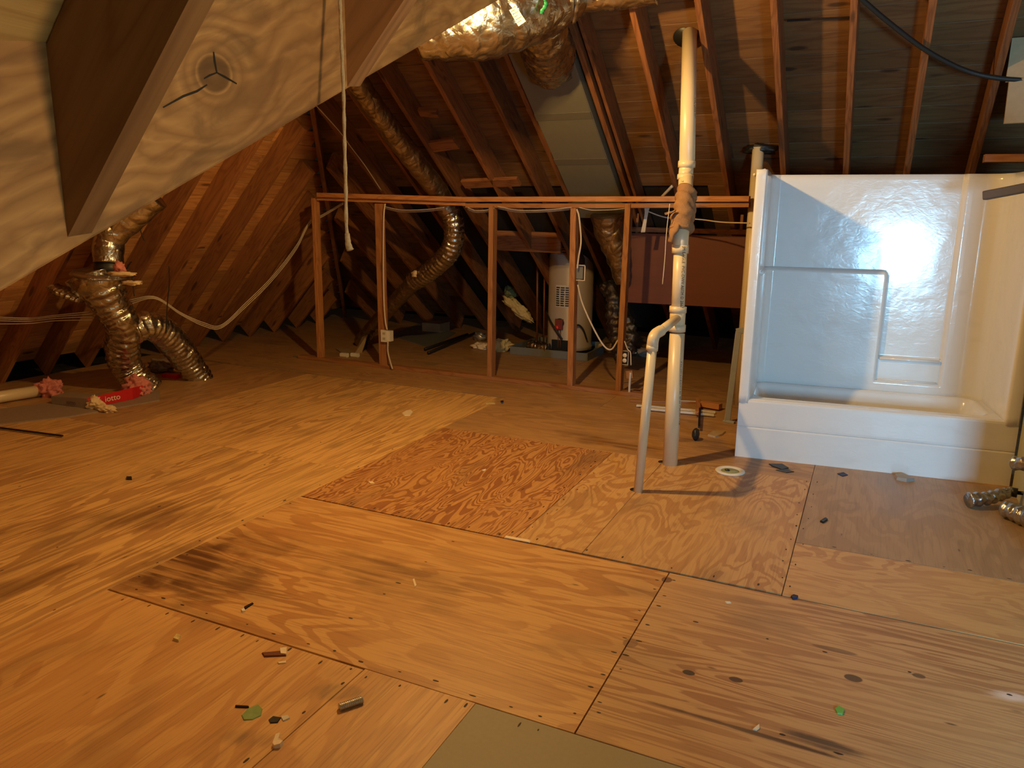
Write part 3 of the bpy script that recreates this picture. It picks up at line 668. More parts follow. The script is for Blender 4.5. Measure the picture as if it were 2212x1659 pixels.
# pipe behind the tub
pb_ = ob(1641, 318, -.15)
pv3 = thing('short_vent_pipe', 'grey-cream vent pipe behind the left corner of the tub unit', 'pipe', V((pb_.x, pb_.y, 0)))
pipe('upright', V((pb_.x, pb_.y-.02, 0)), V((pb_.x-.01, pb_.y, pb_.z)), .052, m_pvc, pv3)
blob('torn_hole', ob(1644, 322, -.17), (.14, .1, .05), m_black, pv3, amp=.4, seed=9)

# ------------------------------------------------------------------ tub and shower unit
TO = V((2.397, 3.482, 0)); ta_ = math.radians(5.76)
TM = Matrix.Translation(TO) @ Matrix.Rotation(ta_, 4, 'Z')
tub = link('tub_shower_unit', None, M=TM); tag(tub, 'white one-piece fibreglass tub and shower surround standing uninstalled on the plywood', 'bathtub')
TW, TH, RZ = 1.812, 2.10, .45
def arc(cx_, cy_, r, a0, a1, n_=10): return [(cx_+r*math.cos(math.radians(a0+(a1-a0)*i/n_)), cy_+r*math.sin(math.radians(a0+(a1-a0)*i/n_))) for i in range(n_+1)]
path = [(.0, .07), (.0, .012)]+arc(.012, .012, .012, 180, 270, 4)+[(.03, .0), (.05, .0)]+arc(.05, .014, .014, -90, 0, 4)+[(.066, .1), (.072, .3), (.078, .6)]+arc(.158, .68, .08, 180, 90, 10)
bx = sorted(set([.2, .3, .4, .5, .6, .7, .8, .85, .9]+[.93+.006*i for i in range(18)]+[1.06, 1.1, 1.2, 1.3, 1.36]+[1.4+.006*i for i in range(16)]))
path += [(x, .76) for x in bx if .17 < x < 1.52]+arc(1.56, .6, .16, 90, 0, 14)+[(1.722, .45), (1.728, .3), (1.732, .1)]+arc(1.746, .014, .014, 180, 270, 4)+[(1.77, 0), (1.80, 0)]+arc(1.8, .012, .012, -90, 0, 4)+[(1.812, .07)]
zs = sorted(set([round(RZ-.03+i*.06, 4) for i in range(29)]+[round(.5+.007*i, 4) for i in range(8)]+[round(.69+.007*i, 4) for i in range(8)]+[round(1.34+.006*i, 4) for i in range(14)]+[2.06, TH]))
zs = [z for z in zs if z <= TH]
def ss(a, b, x): t = max(0, min(1, (x-a)/(b-a))); return t*t*(3-2*t)
def relief(x, z, onback):
    # raised parts stand proud towards the bather
    rx = .985-.03*max(0, 1-(1.39-z)/.06)**2 if z > 1.3 else .985
    lowleft = (1-ss(rx-.012, rx+.012, x))*(1-ss(1.36, 1.385, z))
    right = ss(1.425, 1.45, x)
    low = 1-ss(.515, .54, z)
    dish = (1-ss(.7, .725, z))*.55
    return .05*max(lowleft, right if onback else 0, low, dish)
vs = []; fs = []
np_ = len(path)
for z in zs:
    for i, (x, y) in enumerate(path):
        dx = dy = 0
        if y > .74 or (x < .17 and y > .5): dy = -relief(x, z, True) if y > .74 else -relief(x, z, False)*ss(.5, .76, y)
        if x < .17 and .05 < y < .75: dx = relief(.3, z, False)*.4*(1-ss(.65, .76, y))
        if x > 1.5 and y > .45: dy = -.035*ss(.45, .76, y)
        lean = 0
        if .14 < x < 1.7 and y > .7: lean = .012*(z/TH)
        vs.append((x+dx, y+dy+lean, z))
for j in range(len(zs)-1):
    for i in range(np_-1): fs.append([j*np_+i, j*np_+i+1, (j+1)*np_+i+1, (j+1)*np_+i])
sur = mk('surround_wall', vs, fs, m_tub, tub, smooth=True, M=TM, rec=False)
md = sur.modifiers.new('s', 'SOLIDIFY'); md.thickness = .008; md.offset = 1
# top lip
lipv = [TM @ V((x, y+(.012 if y > .7 else 0)-(.035 if x > 1.5 and y > .45 else 0)*ss(.45, .76, y), TH)) for x, y in path[1:-1]]
tube('top_lip', [p+V((0, 0, .006)) for p in lipv], .014, m_tub, tub, seg=8, curve=False)
tube('nailing_flange', [TM @ V((x, y+.03, TH-.03)) for x, y in [(-.02, .06), (-.02, .82), (1.83, .82), (1.83, .06)]], .012, m_tub, tub, seg=6, curve=False)
# basin
def sdf(x, y, hx_, hy_, r): ax, ay = abs(x)-hx_+r, abs(y)-hy_+r; return math.hypot(max(ax, 0), max(ay, 0))+min(max(ax, ay), 0)-r
gx = [i*TW/150 for i in range(151)]; gy = [.0+i*.76/70 for i in range(71)]
vs = []; fs = []
for y in gy:
    for x in gx:
        dd = -sdf(x-.88, y-.375, .775, .275, .1)
        z = RZ-.33*ss(0.0, .11, dd)-.01*ss(-.004, .006, dd)+.004*math.exp(-((dd+.012)/.01)**2)
        z -= .02*ss(.05, .0, y)*0
        if y < .012: z -= (.012-y)*.6
        vs.append((min(max(x, .0), TW), y, z))
for j in range(70):
    for i in range(150): a = j*151+i; fs.append([a, a+1, a+152, a+151])
mk('basin', vs, fs, m_tub, tub, smooth=True, M=TM, rec=False)
prof = [(0, 0), (.0, .06), (-.002, .2), (-.003, .228), (.0, .236), (.006, .24), (.0, .245), (-.001, .26), (.0, .35), (.0, RZ-.02), (.004, RZ-.008), (.02, RZ)]
vs = [(x, y, z) for x in (0, TW) for y, z in prof]; n_ = len(prof)
ap = mk('apron', vs, [[i, n_+i, n_+i+1, i+1] for i in range(n_-1)], m_tub, tub, M=TM, rec=False, smooth=False)
md = ap.modifiers.new('s', 'SOLIDIFY'); md.thickness = .006; md.offset = 0
# side skins
for x in (0.0, TW):
    mk('side_skin', [(x, .0, 0), (x, .78, 0), (x, .78, RZ), (x, 0, RZ)], [[0, 1, 2, 3]], m_tub, tub, M=TM)
sd_ = tube('soap_shelf', [TM @ V((1.0, .72, .705)), TM @ V((1.42, .72, .705))], .012, m_tub, tub, seg=12, n=1)
sd2 = tube('soap_shelf', [TM @ V((1.0, .722, .535)), TM @ V((1.42, .722, .535))], .009, m_tub, tub, seg=12, n=1)

# bits round the tub
es = bar('post', V((2.28, 4.62, 0)), V((2.3, 4.62, 1.95)), .05, .09, m_stud, up=(0, 1, 0)); es.name = 'end_post'; tag(es, 'bare wooden post just behind the left edge of the tub unit', 'post')
wf = thing('leaning_white_frame', 'narrow white frame leaning between the stud and the tub', 'frame', fl(1572, 910))
a = fl(1570, 912); b = oy(1595, 716, 4.5); c_ = oy(1618, 712, 4.52)
m_trimd = plain('dimmed_white_paint', (.3, .32, .36), .6)  # white paint darkened and cooled, dim light put into its colour
bar('frame_side', a, b, .05, .02, m_trimd, wf, up=(.3, -1, 0)); bar('frame_top', b-V((.02, 0, 0)), c_, .05, .02, m_trimd, wf, up=(0, -1, 0)); bar('frame_foot', a-V((.03, 0, 0)), a+V((.07, -.02, 0)), .04, .02, m_trimd, wf)
# board ends at the right edge
g1_ = thing('gusset_boards', 'pair of tan boards nailed beside the last rafter above the tub', 'board', oy(2190, 180, 4.3))
A, B_ = oy(2168, 268, 4.35), oy(2290, 262, 4.35); bar('board', A, B_, .03, .30, m_tan, g1_, c=.004)
A, B_ = oy(2172, 178, 4.36), oy(2290, 172, 4.36); bar('board', A, B_, .03, .29, m_tan, g1_, c=.004)
A, B_ = oy(2106, 355, 4.6), oy(2154, 0, 4.1)
ld = tag(bar('lookout_board', oy(2124, 351, 4.45), oy(2290, 351, 4.45), .12, .055, m_stud), 'short pale board end sticking in over the tub from the right', 'board')
m_lath = plain('weathered_lath', (.09, .07, .06), .8)
lt = tag(bar('broken_lath', oy(2128, 432, 3.5), oy(2300, 400, 3.2), .05, .055, m_lath, c=.006), 'dark broken lath poking in front of the top right of the tub', 'lath')
bar('splinter', oy(2128, 424, 3.49), oy(2150, 420, 3.49), .03, .035, m_lath, lt)
bk = tag(box('dark_backing_board', (3.95, 4.5, 2.1), (5.7, 4.55, 2.42), m_dark), 'black void board under the gusset boards at right', 'board') if False else None
# foil wrapped pipe ends from the right wall
def wpipe(name, label, pts, r, sd, mat=m_foil2, cat='pipe'):
    th_ = thing(name, label, cat, pts[0]); duct('foil_wrap', pts, r, mat, th_, .006, .05, sd, seg=40, step=.006); return th_
f1 = wpipe('foil_wrapped_pipe', 'crinkled foil wrapped pipe end lying at the right corner of the tub', [fl(2092, 1080, .05), fl(2125, 1078, .055), fl(2150, 1072, .07), fl(2182, 1062, .09)], lambda t: .048-.015*t, 31.)
pipe('black_sleeve', fl(2182, 1062, .09), fl(2198, 1065, .09), .03, m_black, f1); pipe('line', fl(2196, 1064, .09), fl(2260, 1072, .09), .012, m_bcab, f1)
f2 = wpipe('foil_wrapped_pipe', 'darker foil wrapped bundle at the right edge below the other foil pipe', [fl(2170, 1098, .06), fl(2195, 1108, .06), fl(2250, 1130, .06)], lambda t: .052+.01*t, 37.)
f3 = wpipe('foil_wrapped_pipe', 'small silver foil roll sticking out of the right wall above the floor', [oy(2192, 1000, 3.2), oy(2215, 1002, 3.15), oy(2260, 1004, 3.1)], .045, 41.)

# ------------------------------------------------------------------ things behind the studs
hc = V((.02, 7.1, 0)); hb = fl(1238, 765); hc = V((hb.x-.1, hb.y+.12, 0))
wh = thing('water_heater', 'tall cream cylinder water heater with labels standing in a grey pan', 'water heater', hc)
HR = .29; HH = 1.72
lathe('tank', hc+V((0, 0, .06)), [(0, 0), (HR, 0), (HR, .02), (HR+.006, .03), (HR+.006, .05), (HR, .06), (HR, HH-.05), (HR-.01, HH-.02), (HR-.06, HH), (0, HH+.01)], m_tank, wh, seg=64)
def onc(ang, z, r=HR+.004): return hc+V((math.sin(ang)*r, -math.cos(ang)*r, z))
def clabel(name, a0, a1, z0, z1, mat, par, r=HR+.003):
    vs = []; m_ = 8
    for i in range(m_+1):
        a = a0+(a1-a0)*i/m_; vs += [onc(a, z0, r), onc(a, z1, r)]
    return mk(name, vs, [[2*i, 2*i+2, 2*i+3, 2*i+1] for i in range(m_)], mat, par, rec=False)
l1 = clabel('information_label', -.35, .35, .62, .90, m_label, wh); l1['label'] = 'printed information label'
for j in range(9):
    for i in range(3): clabel('label_text', -.32+.22*i, -.13+.22*i-.05*R.random(), .635+.028*j, .652+.028*j, m_print, l1, HR+.0045)
l2 = clabel('warning_label', -.3, .35, 1.28, 1.5, plain('reddish_label', (.35, .14, .08), .6), wh); l2['label'] = 'faded red printed label'
for j in range(5): clabel('label_text', -.27, .2-.1*R.random(), 1.3+.036*j, 1.315+.036*j, m_print, l2, HR+.0045)
pz = lathe('access_cover', onc(-.1, .42, HR+.0), [(0, .03), (.055, .03), (.06, .02), (.06, 0), (0, 0)], plain('dark_steel', (.05, .045, .04), .5, .5), wh, axis=(-.1, -1, 0), seg=24)
rk = lathe('control_knob', onc(-.18, .36, HR+.03), [(0, .03), (.03, .03), (.034, .02), (.034, 0), (0, 0)], plain('red_plastic', (.6, .02, .01), .4), wh, axis=(-.1, -1, 0), seg=20); rk['label'] = 'red control knob'
box('gas_valve', onc(-.1, .4, HR+.02)-V((.05, .02, .06)), onc(-.1, .4, HR+.02)+V((.05, .02, .07)), plain('red_brown_metal', (.2, .03, .02), .5), wh)
box('burner_door', onc(0, .1, HR+.0)-V((.13, .015, .03)), onc(0, .1, HR)+V((.13, .012, .1)), m_black, wh)
for a in (-.12, -.02): pipe('gas_tube', onc(a, .1, HR+.02), onc(a-.02, .34, HR+.02), .007, m_copper, wh, seg=8)
pipe('supply_pipe', V((hc.x-.42, hc.y-.1, .02)), V((hc.x-.44, hc.y-.1, 1.3)), .014, m_copper, wh, seg=10)
pipe('relief_pipe', onc(-1.2, .1, HR+.05), onc(-1.25, 1.1, HR+.06), .012, m_copper, wh, seg=10)
tube('black_hose', [onc(-.75, .55, HR+.06), onc(-.35, .43, HR+.08), onc(-.1, .33, HR+.09), onc(.1, .22, HR+.07)], .012, m_bcab, wh, seg=8)
tube('black_hose', [onc(.35, .22, HR+.05), onc(.6, .4, HR+.05), onc(.85, .36, HR+.05), onc(1.05, .22, HR+.05)], .012, m_bcab, wh, seg=8)
dp = thing('drain_pan', 'shallow square grey metal pan under the water heater', 'pan', (hc.x, hc.y-.1, 0))
x0, x1, y0, y1 = hc.x-.62, hc.x+.42, hc.y-.5, hc.y+.4
box('base', (x0, y0, 0), (x1, y1, .02), m_pan, dp)
for lo, hi in (((x0, y0-.01, 0), (x1, y0+.005, .1)), ((x0, y1-.005, 0), (x1, y1+.01, .1)), ((x0-.01, y0, 0), (x0+.005, y1, .1)), ((x1-.005, y0, 0), (x1+.01, y1, .1))): box('rim', lo, hi, m_pan, dp)
fc = thing('foil_pipe_elbow', 'short shiny foil pipe lying in the front of the drain pan', 'pipe', V((x0+.35, y0+.08, .03)))
duct('foil', [V((x0+.22, y0+.1, .12)), V((x0+.5, y0+.06, .10))], .075, m_foil, fc, .003, .05, 51., step=.01)
ins = [(oy(1080, 705, 6.7), (.16, .1, .09), m_yellow, 'yellow insulation lump on the floor behind the middle stud'), (oy(1120, 668, 6.9), (.24, .07, .07), m_yellow, 'slanting strip of yellow insulation beside the rafter foot'), (oy(1040, 715, 6.7), (.12, .08, .05), m_pale, 'pale insulation scrap beside the yellow lump'), (oy(1105, 630, 7.6), (.1, .06, .09), plain('green_batt', (.22, .26, .1), .9), 'greenish insulation batt showing in the dark behind the rafters')]
for i, (c, r, m_, lab) in enumerate(ins):
    o = tag(blob('insulation_scrap', c, r, m_, sub=4, amp=.5, seed=i*3.1, fr=2.), lab, 'insulation')
    if i == 1: o.matrix_basis = o.matrix_basis @ Matrix.Rotation(.6, 4, 'Y')
    if i in (0, 2): o.matrix_basis = Matrix.Translation((c.x, c.y, r[2]*.75))
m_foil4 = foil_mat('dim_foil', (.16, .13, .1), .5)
# foil ducts in the dark right of the heater
dk = thing('dark_foil_bundle', 'crumpled foil ducts heaped in the dark right of the water heater', 'duct', fl(1325, 775))
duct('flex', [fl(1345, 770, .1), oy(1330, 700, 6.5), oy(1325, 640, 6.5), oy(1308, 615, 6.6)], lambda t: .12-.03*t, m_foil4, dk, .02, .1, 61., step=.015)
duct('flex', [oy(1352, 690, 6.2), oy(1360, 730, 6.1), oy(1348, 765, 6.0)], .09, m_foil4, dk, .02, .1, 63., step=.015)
for i, (x, y, c) in enumerate(((1310, 760, m_pale), (1365, 768, m_foil3), (1395, 770, m_carton))):
    q = fl(x, y); tag(blob('debris_lump', (q.x, q.y, .05), (.12, .09, .06), c, amp=.6, seed=i*2.+1), ['pale crumpled scrap on the dark floor beside the heater pan', 'crumpled foil scrap on the dark floor behind the last stud', 'brownish crumpled scrap on the dark floor under the hanging panel'][i], 'debris')
# grey sheet metal and rods on the floor left of the heater
gs = prism('grey_floor_panel', [P2(845, 725)[:2], P2(930, 753)[:2], P2(985, 720)[:2], P2(905, 700)[:2]], 0, .012, m_pan); tag(gs, 'flat grey panel lying on the floor beyond the stud wall', 'panel')
rd_ = thing('metal_rods', 'pair of dark metal rods lying on the grey panel', 'rod', fl(920, 755))
for a, b in (((918, 754), (1010, 722)), ((925, 762), (1030, 718))): pipe('rod', fl(*a, .03), fl(*b, .03), .018, m_black, rd_, seg=10)
sm = tag(blob('crumpled_metal_scrap', fl(1035, 728, .05), (.1, .06, .07), m_galv, amp=.5, seed=7), 'bright crumpled metal scrap at the end of the rods', 'debris')
for i, (x, y, w_) in enumerate(((744, 771, .05), (767, 771, .05))):
    q = fl(x, y); o = tag(box('foam_chip', (q.x-w_, q.y-.03, 0), (q.x+w_, q.y+.03, .05), m_white, c=.01), ['left white foam chip on the floor behind the first studs', 'right white foam chip with a pointed tail behind the first studs'][i], 'foam')
q = fl(642, 772); tag(prism('dark_scrap', [(q.x-.05, q.y-.03), (q.x+.05, q.y-.02), (q.x+.04, q.y+.04), (q.x-.04, q.y+.03)], 0, .006, m_pan), 'small dark grey scrap left of the bottom plate', 'debris')
q = fl(735, 775); 
tag(box('low_bench', oy(912, 715, 7.6)-V((0, 0, .12)), oy(950, 700, 7.6)+V((0, .3, 0)), m_tan), 'small dark box far behind the second and third studs', 'box')

# ------------------------------------------------------------------ electrics
ou = thing('outlet_box', 'ivory electrical outlet fixed on the second stud', 'outlet', oy(832, 725, YW-.09))
c = oy(832, 726, YW-.08)
box('back_box', c-V((.04, 0, .06)), c+V((.065, .07, .06)), m_white, ou); fp1 = box('face_plate', c-V((.055, .008, .07)), c+V((.03, 0, .07)), m_white, ou, c=.003)
for dz in (-.03, .03):
    box('socket_face', c+V((-.03, -.011, dz-.018)), c+V((.008, -.006, dz+.018)), plain('ivory_face', (.55, .5, .4), .4), fp1)
    for dx in (-.02, -.004): box('slot', c+V((dx, -.0125, dz-.006)), c+V((dx+.003, -.0105, dz+.008)), m_black, fp1)
jb = thing('junction_box', 'small open grey junction box beside the fourth stud', 'junction box', oy(1254, 590, YW))
c = oy(1253, 589, YW); box('body', c-V((.04, 0, .065)), c+V((.03, .05, .065)), m_pan, jb)
for lo, hi in ((( -.03, -.03, .07), (.065, -.02, .08)), ((.055, -.03, -.07), (.065, -.02, .08)), ((-.03, -.03, -.08), (.065, -.02, -.07))): box('mounting_rim', c+V(lo), c+V(hi), m_label, jb)
ob2 = thing('open_outlet', 'black backed double outlet with no cover beside the last stud', 'outlet', oy(1350, 773, YW))
c = oy(1350, 773, YW-.03); box('yoke', c-V((.035, 0, .07)), c+V((.035, .03, .07)), m_black, ob2)
for lo, hi in (((-.037, -.006, .066), (.037, 0, .072)), ((-.037, -.006, -.072), (.037, 0, -.066)), ((-.037, -.006, -.07), (-.032, 0, .07)), ((.032, -.006, -.07), (.037, 0, .07))): box('box_rim', c+V(lo), c+V(hi), m_label, ob2)
for dz in (-.026, .026): lathe('socket_face', c+V((0, -.002, dz)), [(0, .012), (.02, .012), (.022, .008), (.022, 0), (0, 0)], m_white, ob2, axis=(0, -1, 0), seg=16)
def cable(name, label, pts, r=.006, mat=m_cable, cat='cable', parent=None, group=None):
    o = tube(name, pts, r, mat, parent, seg=7, n=10)
    if not parent: tag(o, label, cat, group)
    return o
def ys(lst, Y): return [oy(x, y, Y) for x, y in lst]
cable('outlet_cable', 'white cable running down the second stud into the outlet and floor', ys([(832, 440), (829, 470), (828, 560), (829, 640), (832, 690), (836, 712)], YW-.1)+[], .009)
cable('floor_cable', 'white cable hanging from the outlet to the bottom plate', ys([(838, 738), (838, 760), (844, 785), (848, 797)], YW-.1), .009)
cable('junction_cable', 'white cable dropping from the top plate to the grey junction box', ys([(1246, 452), (1251, 470), (1255, 520), (1250, 555), (1247, 580)], YW-.06), .009)
cable('looping_cable', 'white cable swagging from the junction box down to the last stud', ys([(1248, 615), (1258, 655), (1280, 705), (1303, 745), (1320, 755), (1335, 735)], YW+.0), .009)
cable('outlet_lead', 'thin white lead above the uncovered outlet', ys([(1349, 737), (1356, 755), (1362, 762), (1363, 789)], YW-.05), .006)
cable('tail_cable', 'pale flat cable tail below the uncovered outlet', ys([(1362, 805), (1360, 830), (1359, 853)], YW-.03), .012)
tag(bar('wood_block', oy(1362, 816, YW), oy(1360, 800, YW), .07, .03, m_stud, up=(0, -1, .2)), 'small loose wooden block hanging beside the last stud', 'block')
for i, (x0_, x1_, dy) in enumerate(((830, 960, 6), (1010, 1068, 4), (1075, 1235, 7), (1250, 1352, 3))):
    for j in range(3 if i < 3 else 1):
        m_ = (x0_+x1_)/2; ym = 446+j*2.2+(4 if i in (0, 2) else 6)
        cable('plate_cable', ['white cables stapled under the top plate left of the flex duct', 'white cables under the top plate at the joint', 'white cables sagging between the third and fourth studs', 'white cable under the top plate right of the fourth stud'][i].replace('white cable', ['uppermost white cable', 'middle white cable', 'lowest white cable'][j]).replace('cables', 'cable'), ys([(x0_, ym-4), ((x0_+m_)/2, ym+dy*.5), (m_, ym+dy*.6), ((x1_+m_)/2, ym+dy*.3), (x1_, ym-2)], YW-.03+j*.03), .0035, group='cables under the top plate')
for j in range(3):
    d = j*4.5
    cable('slack_cable', ['top', 'middle', 'bottom'][j]+' white cable of the bundle drooping from stud wall to forked duct', [oy(742, 437+d*.4, 5.2), oy(700, 462+d*.5, 5.3), oy(668, 480+d*.6, 5.2), oy(640, 530+d, 4.9), oy(590, 595+d, 4.5), oy(530, 655+d, 4.1), oy(478, 702+d*.7, 3.8), oy(440, 697+d*.8, 3.6), oy(390, 675+d*.5, 3.4), oy(335, 641+d*.5, 3.1), oy(280, 648+d, 2.95)], .0042, group='drooping cable bundle')
for j, (y0_, y1_) in enumerate(((684, 687), (688, 690), (692, 694), (700, 699))):
    cable('eave_cable', ['topmost of the four thin cables at the left edge', 'second of the four thin cables at the left edge', 'third of the four thin cables at the left edge', 'lowest of the four thin cables at the left edge'][j], [oy(-30, y0_, 2.1), oy(60, y1_, 2.3), oy(120, y1_-6, 2.4), oy(200, y1_-14+j*2, 2.6)], .004)
cable('heavy_black_cable', 'thick black cable hanging across the rafters above the tub', [ob(1850, -12, .02), ob(1920, 48, .03), ob(2000, 108, .04), ob(2080, 150, .05), ob(2150, 168, .06), ob(2240, 175, .05)], .017, m_bcab)
cable('thin_roof_wire', 'thin wire loose in front of the far rafters near the knotty beam', [ob(680, 225, .1), ob(730, 280, .1), ob(760, 320, .12), ob(790, 360, .12), ob(824, 412, .1)], .005)
cable('high_wire', 'thin white wire running to the tub behind the burlap wrapped pipe', [oy(1395, 455, 5.3), oy(1440, 470, 5.3), oy(1510, 474, 5.2), oy(1560, 480, 5.1), oy(1620, 482, 5.0)], .006)
for j in range(3): cable('twisted_lead', ['left', 'middle', 'right'][j]+' of the short white leads gathered behind the last stud top', [oy(1392+6*j, 442, 5.3), oy(1394+2*j, 462, 5.3), oy(1386+3*j, 502, 5.3)], .009, group='gathered leads')
cable('sloping_lead', 'grey lead slanting up the rafters left of the vent stack', [ob(1430, 425, .03), ob(1452, 402, .03)], .015)
# pull cord
pc = thing('pull_cord', 'pale cotton pull cord hanging in front of the knotty beam', 'cord', od(755, 540, 1.6))
tube('cord', [od(733, -30, 1.6), od(738, 100, 1.6), od(742, 200, 1.6), od(744, 300, 1.6), od(747, 400, 1.6), od(748, 480, 1.6), od(751, 515, 1.6)], .0036, m_cord, pc, seg=10, step=.01, disp=lambda s_, a, p: .0006*math.sin(s_*500+2*a))
tube('frayed_end', [od(750, 505, 1.6), od(752, 525, 1.6), od(757, 540, 1.6)], lambda t: .0048+.0024*t, m_cord, pc, seg=10, step=.005, disp=lambda s_, a, p: .0015*noise.noise(p*300))

# ------------------------------------------------------------------ left eave things
lp = tag(tube('floor_pipe', [fl(-90, 872, .06), fl(98, 842, .06)], .055, m_pvc, seg=28, n=1), 'cream pipe lying on the floor at the left edge', 'pipe')
lb_ = tag(prism('loose_board', [P2(-60, 925), P2(150, 902), P2(345, 866), P2(345, 846), P2(160, 866), P2(-60, 893)], 0, .012, m_carton), 'pale dusty board strip lying under the red carton at left', 'board')
tag(bar('dark_stick', fl(-20, 923, .01), fl(135, 943, .01), .02, .012, m_dark), 'thin dark stick on the floor at the left edge below the loose board', 'stick')
rc = thing('pasta_carton', 'crushed carton, red at its right end, lying by the forked duct', 'carton', fl(215, 875))
z0 = .014
a, b, c = fl(112, 872, z0), fl(190, 882, z0), fl(288, 862, z0); up_ = V((0, 0, .11)); bkv = V((-.08, .22, 0))
def slab(n_, p, q, m_, h0=.09, h1=.1): 
    vs = [p, q, q+bkv, p+bkv, p+V((0, 0, h0)), q+V((0, 0, h1)), q+bkv+V((0, 0, h1*.8)), p+bkv+V((0, 0, h0*.8))]
    return mk(n_, vs, [[0, 1, 5, 4], [1, 2, 6, 5], [2, 3, 7, 6], [3, 0, 4, 7], [4, 5, 6, 7], [3, 2, 1, 0]], m_, rc)
slab('faded_half', a, b, m_carton, .07, .09); r_ = slab('red_half', b, c, m_red, .09, .11); r_['label'] = 'red printed half'
mt = plain('white_print', (.8, .75, .7), .6)
dd = (c-b).normalized(); text('printed_word', 'iotto', .075, mt, frame(b.lerp(c, .55)+V((0, 0, .05))+V((.004, -.006, 0)), dd, (0, 0, 1)), rc)
dd = (b-a).normalized(); text('printed_word', 'iotto', .06, plain('faded_print', (.12, .08, .08), .7), frame(a.lerp(b, .55)+V((.004, -.006, .035)), dd, (0, 0, 1)), rc)
for i, (x, y, r, m_, lab) in enumerate(((108, 845, (.13, .1, .09), m_pink, 'pink insulation clump at the left end of the carton'), (298, 842, (.13, .1, .1), m_pink, 'pink insulation clump at the right end of the carton'), (212, 875, (.09, .05, .06), m_pale, 'cream insulation tuft hanging on the front of the carton'), (235, 880, (.1, .05, .03), m_pale, 'cream insulation tuft on the floor before the carton'))):
    q = fl(x, y, .05 if i < 2 else .03); tag(blob('insulation_tuft', (q.x, q.y-(.03 if i > 1 else 0), r[2]*.8), r, m_, sub=4, amp=.55, fr=2.4, seed=i*1.7+.5), lab, 'insulation')
tag(box('red_scrap', fl(362, 815)-V((.05, .03, 0)), fl(382, 817)+V((.03, .03, .04)), m_red), 'small red scrap between the legs of the forked duct', 'debris')
tag(blob('insulation_scrap', fl(350, 790, .07), (.16, .1, .07), m_carton, sub=4, amp=.5, seed=8), 'dusty grey insulation under the rear leg of the forked duct', 'insulation')

